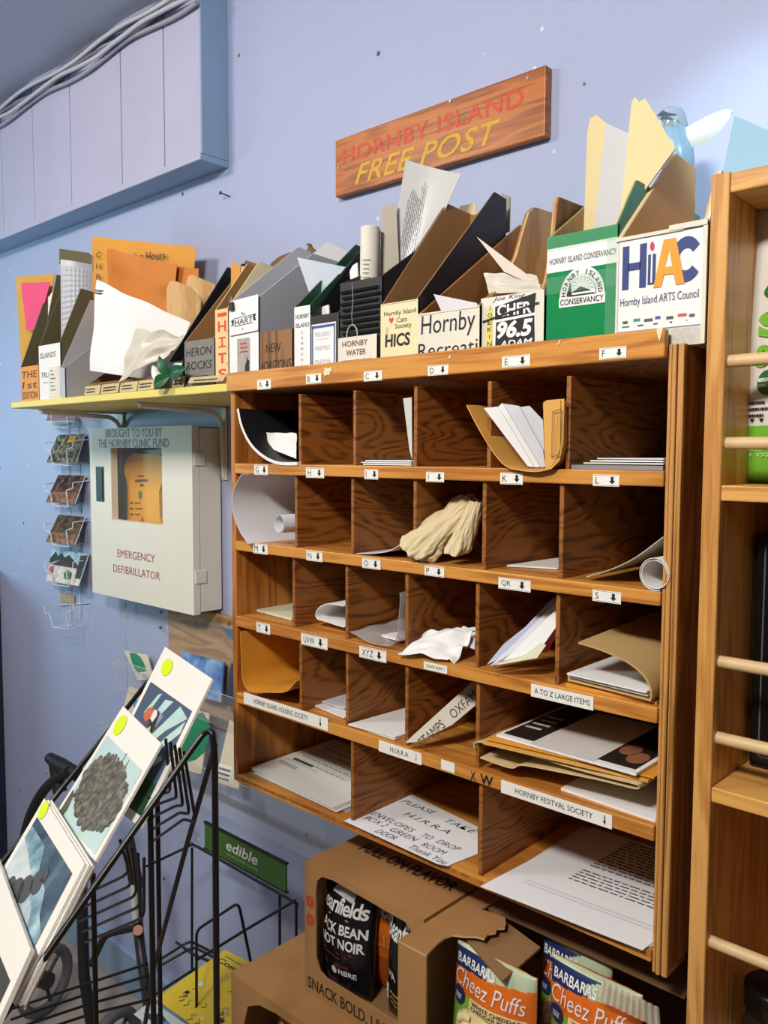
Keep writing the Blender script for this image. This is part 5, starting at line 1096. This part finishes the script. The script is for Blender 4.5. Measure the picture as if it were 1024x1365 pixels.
leaflet('dark blue postcard tip beside the mail cabinet edge', [(300, 940), (316, 944), (318, 890), (308, 884)], hy - .03, .2, None, dkb, base=dkb)
leaflet('dark blue brochure corner poking out over the plywood panel', [(309, 852), (318, 856), (322, 842), (291, 834)], hy - .02, .3, None, dkb, base=dkb, th=.001)

# ------------------------------------------------------------------ white wire postcard rack
ry = WALL - .004
rk = thing('postcard_rack', (Y(96, 700, ry).x, WALL, Y(96, 835, ry).z), 'white wire postcard rack hanging on the wall left of the defibrillator cabinet', 'rack')
for xx in (92, 105): MB().tube([Y(xx - 1, 556, ry), Y(xx + 2, 826, ry)], .0016, wire_w, 6).build('upright_wire', rk)
fy = WALL - .055
for k, yy in enumerate((538, 588, 643, 696, 749, 806)):
    m = MB()
    L = [Y(80, yy + 1, ry), Y(59, yy + 2, fy), Y(60, yy + 11, fy), Y(67, yy + 13, fy), Y(70, yy + 30, fy), Y(96, yy + 27, ry)]
    Rr = [Y(118, yy - 2, ry), Y(97, yy, fy), Y(97, yy + 8, fy), Y(88, yy + 11, fy), Y(91, yy + 33, fy), Y(110, yy + 28, ry)]
    if k == 0: L = L[2:]; Rr = Rr[2:]
    m.tube(rounded(L, .006), .0014, wire_w, 6); m.tube(rounded(Rr, .006), .0014, wire_w, 6)
    m.tube([Y(70, yy + 30, fy), Y(91, yy + 33, fy)], .0014, wire_w, 6)
    if k: m.tube([Y(80, yy + 1, ry), Y(118, yy - 2, ry)], .0014, wire_w, 6)
    m.build('wire_pocket', rk)
MB().box(Y(80, 790, ry - .002), Y(100, 800, ry + .002) - V3((0, 0, .012)), M('tan_clip', '#b7a27c', .5)).build('clip', rk)
def pcard(label, pts, art, base):
    q = [Y(pts[0][0], pts[0][1], fy + .004), Y(pts[1][0], pts[1][1], fy + .004), Y(pts[2][0], pts[2][1], ry - .006), Y(pts[3][0], pts[3][1], ry - .006)]
    n = (q[1] - q[0]).cross(q[3] - q[0]).normalized(); m = MB(); m.prism(q, -n * .003, base, white)
    def P_(u, v, h=.0004): return (q[0] * (1 - u) + q[1] * u) * (1 - v) + (q[3] * (1 - u) + q[2] * u) * v + n * h
    if art: art(lambda pts_, mm, h=.0005: m.poly([P_(u, v, h) for u, v in pts_], mm))
    return tag(m.build('postcard'), label, 'postcard')
roof_d = photo('dark_bark_photo', '#241b19', '#4a3631', '#7d6a60', 60); sand = photo('brown_earth_photo', '#5d4034', '#8d6650', '#b08f78', 70); rockp = photo('rock_photo', '#26302c', '#5a5f52', '#b5b09c', 70)
fol = photo('dark_foliage_photo', '#3a2c24', '#544637', '#7c6c55', 60)
pcard('brown postcard half hidden under the yellow shelf end', [(61, 561), (98, 561), (101, 553), (64, 552)], None, sand)
pcard('postcard of mossy rocks with a yellow patch, second from the top of the rack', [(62, 616), (101, 617), (113, 578), (77, 580)], lambda s: s([(.45, .7), (.75, .72), (.7, .95), (.5, .92)], photo('yellow_patch', '#8a6a2a', '#c29a3c', '#d9b968', 90)), rockp)
pcard('dark red brown postcard, third from the top of the rack', [(61, 669), (99.5, 671), (113, 634), (78, 633)], lambda s: s([(0, 0), (1, 0), (1, .40), (0, .36)], sand), roof_d)
pcard('dark olive brown postcard, fourth from the top of the rack', [(61, 722), (99.5, 726), (113, 689), (78, 686)], lambda s: s([(0, 0), (1, 0), (1, .38), (0, .34)], sand), fol)
grf = photo('garden_photo', '#c9a9a2', '#d8d0cc', '#efe9e6', 90)
def house(s):
    s([(0, .55), (1, .55), (1, 1), (0, 1)], photo('sky_trees_photo', '#7fa6c4', '#a9c4d8', '#d5e2ea', 40)); s([(0, .72), (.12, .95), (.2, .8), (.3, .92), (.42, .76), (0, .55)], photo('dark_trees', '#1b2a25', '#2c3a35', '#44544a', 80), .0008)
    s([(.08, .52), (.52, .88), (.95, .5)], photo('roof_photo', '#2d2522', '#3e3531', '#5a4d47', 60), .0011); s([(.85, .2), (.82, .9), (1, .95), (1, .2)], photo('dark_trees'), .0009)
    s([(.55, .15), (.5, .32), (.6, .42), (.72, .36), (.74, .2), (.65, .12)], photo('bush_photo', '#2f5a2a', '#4b7a3a', '#7aa35e', 90), .0013); s([(.04, .25), (.04, .45), (.16, .48), (.18, .28)], M('red_photo_patch', '#b5484a', .4, .3, 90), .0013)
pcard('postcard of a dark roofed house, fifth and lowest filled pocket of the rack', [(61, 774), (104, 781), (118, 738), (70, 732)], house, grf)

# ------------------------------------------------------------------ black wire print stand with art prints
SU = V3((.98, -.19, 0)).normalized(); SVv = V3((.19 * .72, .98 * .72, .69)).normalized(); SN = SU.cross(SVv).normalized()
SP = CAM + ray(220, 862) * 1.36
def S(px, py, h=0.0): return onplane(px, py, SP + SN * h, SN)
def px_card(label, pts, h, th, art, name='art_print', cnt=1, cat='print'):
    q = [S(a, b, h) for a, b in pts]          # tl, tr, br, bl
    m = MB()
    for k in range(cnt): m.prism([p - SN * (th * k * 1.25) + SU * (.0015 * ((k * 5) % 3)) + SVv * (.002 * ((k * 7) % 3)) for p in q], -SN * th, M('mat_board_white', '#ece9e2', .5, .02, 20))
    o = tag(m.build(name), label, cat)
    class Q(Fr):
        def __init__(s): s.O = q[3]; s.U = q[2] - q[3]; s.V = q[0] - q[3]; s.n = SN
        def p(s, u, v, h=0): return (q[3] * (1 - u) + q[2] * u) * (1 - v) + (q[0] * (1 - u) + q[1] * u) * v + SN * h
    m2 = MB(); art(m2, Q()); m2.build('picture', o, base=o.location); return o
ydot = M('lime_price_dot', '#d7f20a', .45, .03, 20)
slate = M('slate_blue_print', '#4a5a73', .4, .10, 14); aqua = M('pale_aqua_print', '#b9d9d3', .4, .12, 30); lilac = M('lilac_grey_print', '#8b92ad', .4, .1, 30)
def puffin(m, f):
    m.rect(f, .06, .05, .94, .74, slate, .0005); m.rect(f, .5, .05, .94, .24, M('dark_green_photo', '#274a2c', .4, .3, 40), .0006)
    for sh in ([(.30, .70), (.36, .72), (.30, .60), (.20, .54)], [(.46, .70), (.60, .72), (.48, .58), (.40, .48), (.36, .52)], [(.74, .72), (.93, .68), (.70, .54), (.46, .34), (.40, .36), (.58, .54)], [(.92, .66), (.93, .58), (.72, .40), (.62, .30), (.58, .32), (.74, .50)], [(.80, .40), (.66, .30), (.70, .28), (.86, .38)]): m.shape(f, sh, aqua, .0008)
    m.shape(f, [(.44, .62), (.56, .60), (.50, .50), (.40, .50)], lilac, .001)
    m.shape(f, [(0.393, 0.430), (0.480, 0.455), (0.505, 0.505), (0.480, 0.605), (0.405, 0.618), (0.355, 0.542), (0.393, 0.480)], M('puffin_black', '#2b2320', .5), .0011); m.shape(f, [(0.367, 0.542), (0.430, 0.530), (0.455, 0.580), (0.417, 0.611), (0.367, 0.605)], wht, .0014); m.shape(f, [(0.230, 0.530), (0.318, 0.505), (0.367, 0.542), (0.367, 0.593), (0.318, 0.618), (0.243, 0.580)], M('puffin_beak', '#c9643a', .5), .0015); m.shape(f, [(0.280, 0.405), (0.355, 0.380), (0.480, 0.455), (0.430, 0.505)], M('puffin_yellow', '#cfd3a0', .5), .0012)
    m.disc(f, .22, .885, .017, ydot, .0012)
px_card('framed puffin art print with a lime price dot, highest in the black wire stand', [(220, 862), (283, 905), (187, 1103), (124, 1055)], -.03, .004, puffin)
treeb = photo('grey_brown_tree', '#4f4c42', '#66645a', '#86857a', 110); skyp = M('pale_sky_print', '#bcd6d6', .4, .05, 12)
def tree(m, f):
    m.rect(f, .05, .03, .95, .73, skyp, .0005)
    R = random.Random(5)
    pts = [(.05 + .0, .10), (.25, .08), (.55, .16), (.80, .22), (.93, .34), (.90, .44), (.80, .52), (.66, .64), (.60, .60), (.50, .70), (.44, .66), (.36, .60), (.30, .50), (.20, .46), (.16, .36), (.06, .30)]
    m.shape(f, [(.14, .26), (.32, .14), (.68, .12), (.93, .24), (.93, .44), (.78, .56), (.58, .64), (.40, .62), (.24, .54), (.14, .42)], treeb, .0008)
    for k in range(120):
        a = k * .0524; m.disc(f, min(.92, .52 + .40 * math.cos(a) + R.uniform(-.04, .03)), .38 + .255 * math.sin(a) + R.uniform(-.025, .02), R.uniform(.003, .0075), treeb, .001 + .00001 * k, 7)
    for u in (.56, .66): m.rect(f, u, .60, u + .012, .74 - (u - .56) * .3, treeb, .001)
    for u in (.30, .38, .46): m.shape(f, [(u, .30), (u + .012, .30), (u - .04, .14), (u - .05, .14)], treeb, .001)
    m.shape(f, [(.05, .03), (.05, .24), (.12, .22), (.16, .10), (.14, .03)], M('dark_shrub', '#565a48', .5, .4, 60), .0009)
    m.disc(f, .17, .865, .017, ydot, .0012)
px_card('pale blue print of a bushy tree, below the puffin print', [(164, 941), (215, 991), (127, 1148), (72, 1088)], -.005, .004, tree)
cloud = photo('cloud_print', '#4f6f84', '#86a8ba', '#c4d6dc', 26); cldk = photo('dark_cloud_print', '#2a3a4c', '#44596c', '#6f8899', 22); clw = photo('white_cloud_print', '#9fb4bd', '#c9d4d6', '#e2e6e4', 22)
def clouds(m, f):
    m.rect(f, .06, .03, .92, .87, cldk, .0005)
    m.shape(f, [(.06, .03), (.92, .03), (.92, .42), (.80, .48), (.70, .62), (.50, .66), (.40, .80), (.06, .80)], cloud, .0008); m.shape(f, [(.06, .03), (.92, .03), (.92, .22), (.78, .30), (.66, .46), (.50, .50), (.40, .60), (.24, .66), (.06, .70)], clw, .001)
    gr = M('grey_bird_print', '#4d4f55', .5, .2, 40)
    for c in ((.36, .42, .05), (.46, .50, .045), (.56, .60, .04), (.60, .68, .025), (.24, .42, .03)): m.disc(f, c[0], c[1], c[2] * .4, gr, .0013, 12)
    m.shape(f, [(.28, .20), (.33, .16), (.42, .34), (.36, .38)], gr, .0014); m.shape(f, [(.40, .10), (.46, .14), (.44, .18), (.38, .13)], gr, .0014); m.shape(f, [(.52, .06), (.57, .10), (.54, .13), (.50, .09)], gr, .0014)
    m.disc(f, .10, .945, .013, ydot, .0012)
px_card('thick stack of cloudy sky art prints, third down the black wire stand', [(59, 1064), (113, 1151), (18, 1338), (-44, 1240)], .02, .0035, clouds, 'print_stack', 4, 'print')
def last(m, f): m.rect(f, .06, .05, .94, .60, M('dark_rock_print', '#4a4d49', .5, .5, 30), .0006)
px_card('cream edged art print at the lower left corner of the stand', [(-6, 1138), (41, 1266), (-20, 1400), (-80, 1280)], .035, .006, last)
st = thing('print_stand', S(150, 1100, 0) * 1 + V3((0, 0, FLOOR - S(150, 1100, 0).z)), 'black wire stand with slanted tiers holding the art prints', 'stand')
tr = .0042
bend = S(283, 975, .012)
foot = V3((bend.x + .002, bend.y - .0, FLOOR))
r_pts = [S(-60, 1446, .012), S(120, 1190, .012), S(262, 990, .012), S(274, 975, .012), bend + V3((0, 0, .0)), V3((bend.x + .005, bend.y, bend.z - .03)), V3((bend.x + .006, bend.y - .002, bend.z - .4)), V3((bend.x + .006, bend.y - .002, FLOOR + .005))]
MB().tube(rounded(r_pts, .02), tr, wire_b, 8).build('side_frame', st)
lb = S(206, 900, -.045); l_pts = [S(-30, 1190, -.02), S(73, 1063, -.02), S(140, 981, -.03), S(196, 910, -.045), lb, lb + V3((.004, .0, -.04)), V3((lb.x, lb.y, FLOOR + .005))]
MB().tube(rounded(l_pts, .02), tr, wire_b, 8).build('side_frame', st)
bd = bend + V3((-.002, .006, -.02)); MB().tube([bd, Y(248, 1130, bd.y + .03), Y(205, 1290, bd.y + .06), Y(188, 1400, bd.y + .08)], .0036, wire_b, 8).build('brace', st)
MB().tube([S(200, 1062, -.03), S(200, 1062, -.03) + V3((0, 0, -.5))], .004, wire_b, 8).build('upright', st)
MB().tube([S(124, 1165, -.03), S(124, 1165, -.03) + V3((0, 0, -.5))], .0035, wire_b, 8).build('upright', st)
yq = bend.y + .03
for k in range(5):    # nested wire loops of the tier below the top
    m = MB(); dx = 9 * k
    m.tube(rounded([Y(188 + 4 * k, 1068 + 14 * k - 3, yq + .02 * k), Y(228 + 5 * k - 3, 1068 + 9 * k - 12, yq), Y(227 + 8.5 * k, 1052 + 11 * k, yq - .02), Y(221 + 6 * k, 985 + 4 * k, yq - .03)], .012), .0022, wire_b, 6); m.build('wire_tier', st)
for k in range(5):
    m = MB(); yl_ = yq - .05
    m.tube(rounded([Y(98 + 4 * k, 1200 + 14 * k, yl_ + .05), Y(165 + 6 * k, 1168 + 14 * k, yl_), Y(172 + 5 * k, 1160 + 14 * k, yl_), Y(160 + 8 * k, 1120 + 6 * k, yl_ - .02)], .012), .0022, wire_b, 6); m.build('wire_tier', st)
for k in range(4):
    m = MB(); yl_ = yq - .06
    m.tube([Y(15, 1345 + 14 * k, yl_ - .1), Y(120, 1310 + 14 * k, yl_ - .03), Y(196, 1285 + 16 * k, yl_)], .0022, wire_b, 6); m.build('wire_tier', st)

# ------------------------------------------------------------------ second wire rack with the green sign
ey = .20
er = thing('magazine_rack', (Y(320, 1200, ey).x, ey, FLOOR), 'black wire floor rack topped by the dark green sign, near the wall', 'rack')
def wire(name, pts, r=.003): MB().tube(rounded([Y(a, b, y_) for a, b, y_ in pts], .015), r, wire_b, 8).build(name, er)
wire('top_bar', [(250, 1123, ey), (262, 1128, ey), (393, 1203, ey), (397, 1206, ey)])
wire('post', [(256, 1130, ey + .003), (256, 1255, ey + .003), (256, 1560, ey + .003)]); wire('post', [(373, 1192, ey + .003), (373, 1500, ey + .003)]); wire('post', [(395, 1206, ey - .004), (395, 1500, ey - .004)])
wire('side_arm', [(394, 1200, ey - .005), (330, 1238, ey - .05), (262, 1280, ey - .11)]); wire('side_arm', [(258, 1125, ey - .002), (195, 1155, ey - .06)])
wire('pocket_wire', [(262, 1420, ey - .11), (262, 1240, ey - .11), (318, 1203, ey - .07), (338, 1300, ey - .07)])
wire('pocket_wire', [(212, 1280, ey - .08), (253, 1254, ey - .01), (300, 1278, ey - .01)]); wire('pocket_wire', [(212, 1288, ey - .085), (258, 1262, ey - .02), (300, 1284, ey - .02)]); wire('pocket_wire', [(200, 1330, ey - .10), (262, 1290, ey - .06)])
wire('pocket_wire', [(235, 1256, ey - .05), (257, 1272, ey - .05), (300, 1290, ey - .03)])
gs = thing('green_sign', Y(325, 1160, ey), 'dark green sign with white lettering on top of the black wire rack', 'sign')
q = [Y(273, 1132, ey - .006), Y(381, 1188, ey - .006), Y(273, 1097, ey - .006)]
zc = q[2].z - q[0].z; a = q[0]; b = q[1]; fr = Fr((a.x, ey - .006, (a.z + b.z) / 2), (b.x - a.x, 0, 0), (0, 0, zc * .98))
sgm = M('sign_green', '#3f6b2c', .45, .05, 14); m = MB(); m.panel(fr, .004, sgm); m.build('panel', gs)
m = MB(); m.obox(fr.p(-.01, .965, .001), fr.U * 1.02, fr.V * .06, -fr.n * .007, black); m.obox(fr.p(-.01, -.03, .001), fr.U * 1.02, fr.V * .05, -fr.n * .007, black); m.build('black_edging', gs)
m = MB(); m.text('edible', fr, .29, .40, .68, .80, wht, bold=.015, shear=.22, h=.0006); m.text('VANCOUVER ISLAND', fr, .29, .20, .68, .31, M('pale_green_lettering', '#a9bf95', .5), h=.0006); m.build('lettering', gs)
EN = V3((0, -.72, .70)).normalized(); EP = Y(300, 1266, ey - .03)
q = [onplane(a, b, EP, EN) for a, b in ((207, 1331), (292, 1392), (352, 1292), (300, 1266))]
m = MB(); m.prism(q, -EN * .004, M('yellow_booklet', '#e8c911', .45, .04, 14)); o = tag(m.build('booklet'), 'yellow booklet with line drawings leaning in the black wire rack', 'booklet')
fr = Fr(q[0], q[1] - q[0], q[3] - q[0]); m = MB(); m.text('Comox Valley', fr, .06, .80, .90, .89, ink, bold=.015, h=.0006)
R = random.Random(9)
for k in range(16):
    u, v = R.uniform(.08, .9), R.uniform(.08, .7); mm = (wht, M('grey_drawing', '#b8ab5a', .5), ink)[k % 3]; s_ = R.uniform(.03, .07)
    m.shape(fr, [(u, v), (u + s_, v + .01), (u + s_ * .9, v + s_), (u + s_ * .1, v + s_ * .9)], mm, .0006)
    m.tube([fr.p(u, v, .001), fr.p(u + .05, v - .03, .001), fr.p(u + .02, v - .08, .001)], .0006, ink, 4)
m.lines(fr, .08, .93, .5, .95, 1, ink, .0006, .5, .1, 2); m.build('print', o, base=o.location)
q = [onplane(a, b, EP + EN * .012, EN) for a, b in ((178, 1352), (240, 1400), (262, 1375), (202, 1334))]
m = MB(); m.prism(q, -EN * .003, M('white_blue_cover', '#cfd8dc', .45, .2, 20)); fr = Fr(q[0], q[1] - q[0], q[3] - q[0]); m.shape(fr, [(.1, .3), (.4, .2), (.6, .6), (.3, .8)], dkb, .0005); m.disc(fr, .5, .5, .01, mapb, .0007)
tag(m.build('booklet'), 'white and dark blue booklet in front of the yellow booklet', 'booklet')

# ------------------------------------------------------------------ black folding walker by the wall
wy = .12
wk = thing('walker', (Y(100, 1300, wy).x, wy, FLOOR), 'black folding walker with padded grips standing behind the print stand', 'walker')
rub = M('black_rubber', '#161618', .6, .15, 40); dgm = M('dark_grey_metal', '#3a3a3e', .4, .1, 30, metal=.4)
m = MB(); m.tube([Y(66, 1010, wy), Y(80, 1020, wy), Y(106, 1034, wy + .02)], [.014, .020, .017], rub, 12); m.tube([Y(72, 1012, wy), Y(80, 1056, wy)], [.015, .018], rub, 12); m.build('grip', wk)
MB().tube(rounded([Y(92, 1028, wy), Y(60, 1048, wy - .01), Y(38, 1090, wy - .02), Y(20, 1180, wy - .02), Y(6, 1290, wy - .02)], .06), .0135, rub, 12).build('frame_tube', wk)
MB().tube(rounded([Y(172, 1118, wy), Y(182, 1170, wy), Y(184, 1240, wy), Y(192, 1300, wy - .02), Y(205, 1392, wy - .02)], .05), [.012] * 17, dgm, 12).build('frame_tube', wk)
MB().tube([Y(176, 1150, wy), Y(183, 1185, wy)], .016, rub, 12).build('collar', wk)
MB().cyl(Y(178, 1180, wy - .012), Y(181, 1228, wy - .012), .008, M('white_sticker', '#c8ccd4', .4), 12).build('white_sleeve', wk)
MB().cyl(Y(184, 1240, wy - .022), Y(184, 1240, wy - .006), .011, M('copper_cap', '#b98a72', .4, metal=.3), 14).build('end_cap', wk)
MB().cyl(Y(205, 1056, wy - .02), Y(205, 1056, wy - .004), .010, M('red_knob', '#b3202a', .4), 14).build('red_knob', wk)
MB().tube(rounded([Y(122, 1285, wy - .02), Y(140, 1246, wy - .02), Y(165, 1240, wy - .01), Y(184, 1236, wy)], .03), .008, rub, 10).build('linkage', wk)
MB().tube([Y(108, 1150, wy), Y(112, 1300, wy - .02), Y(130, 1420, wy - .02)], .014, rub, 12).build('frame_tube', wk)
def wheel(c, r, ax):
    o = MB(); ax = V3(ax).normalized(); a = ax.orthogonal().normalized(); b = ax.cross(a)
    o.tube([c + a * r * math.cos(k * .2618) + b * r * math.sin(k * .2618) for k in range(24)], .014, M('grey_tyre', '#5c5d60', .6), 10, True); w_ = o.build('wheel', wk)
    MB().cyl(c - ax * .014, c + ax * .014, .022, dgm, 16).build('hub', w_)
    for k in range(3): d = (a * math.cos(k * 2.094) + b * math.sin(k * 2.094)); MB().tube([c + d * .02, c + d * (r - .008)], .005, dgm, 8).build('spoke', w_)
for a_, b_, y_ in ((60, 1300, wy - .02), (150, 1392, wy - .03)):
    c = Y(a_, b_, y_); c = V3((c.x, c.y, FLOOR + .094)); wheel(c, .08, (.9, .3, 0))
# nail in the wall and the cables along the ceiling edge
m = MB(); c = Y(306, 262, WALL); m.tube([c + V3((0, .004, 0)), c + V3((-.004, -.022, .004))], .0016, M('rusty_nail', '#3b302b', .5), 8); m.cyl(c + V3((-.0038, -.021, .004)), c + V3((-.0042, -.0235, .0042)), .004, M('rusty_nail'), 10)
tag(m.build('nail'), 'bare dark nail sticking out of the blue wall below the soffit corner', 'nail')
cab_m = (M('grey_cable', '#9a9aab', .5), M('dark_grey_cable', '#6b6b78', .5), M('pale_cable', '#b9b9c8', .5))
for k in range(7):
    R = random.Random(k); pts = []; ph = R.uniform(0, 6)
    for i in range(40):
        x = -3.0 + i * (bx1 + 3.0) / 39; pts.append((x, .240 - .007 * (k % 3) - .003 * R.random(), cz - .010 - .008 * k - .007 * math.sin(i * .9 + ph) - .003 * R.random()))
    tag(MB().tube(rounded(pts, .03, 2), .0052, cab_m[k % 3], 8).build('cable'), 'grey cable in the bundle running along the top edge of the lilac soffit', 'cable', 'cables along the ceiling edge')
lk = thing('shade_blocker', (-1.79, .16, FLOOR), 'added dark navy block shading the wall at the left edge of the picture', 'cabinet')  # added block, nearly all out of view, keeps daylight off the lower left wall
nvc = M('blocker_navy', '#1a2236', .5, .1, 12)
boxpart('body', (-2.04, -.02, FLOOR), (-1.72, WALL - .002, -.42), nvc, lk, .004); boxpart('door', (-2.035, -.04, FLOOR + .05), (-1.73, -.0205, -.43), nvc, lk, .003)
MB().cyl((-1.99, -.06, -.95), (-1.99, -.06, -.80), .006, screw, 10).build('handle', lk)
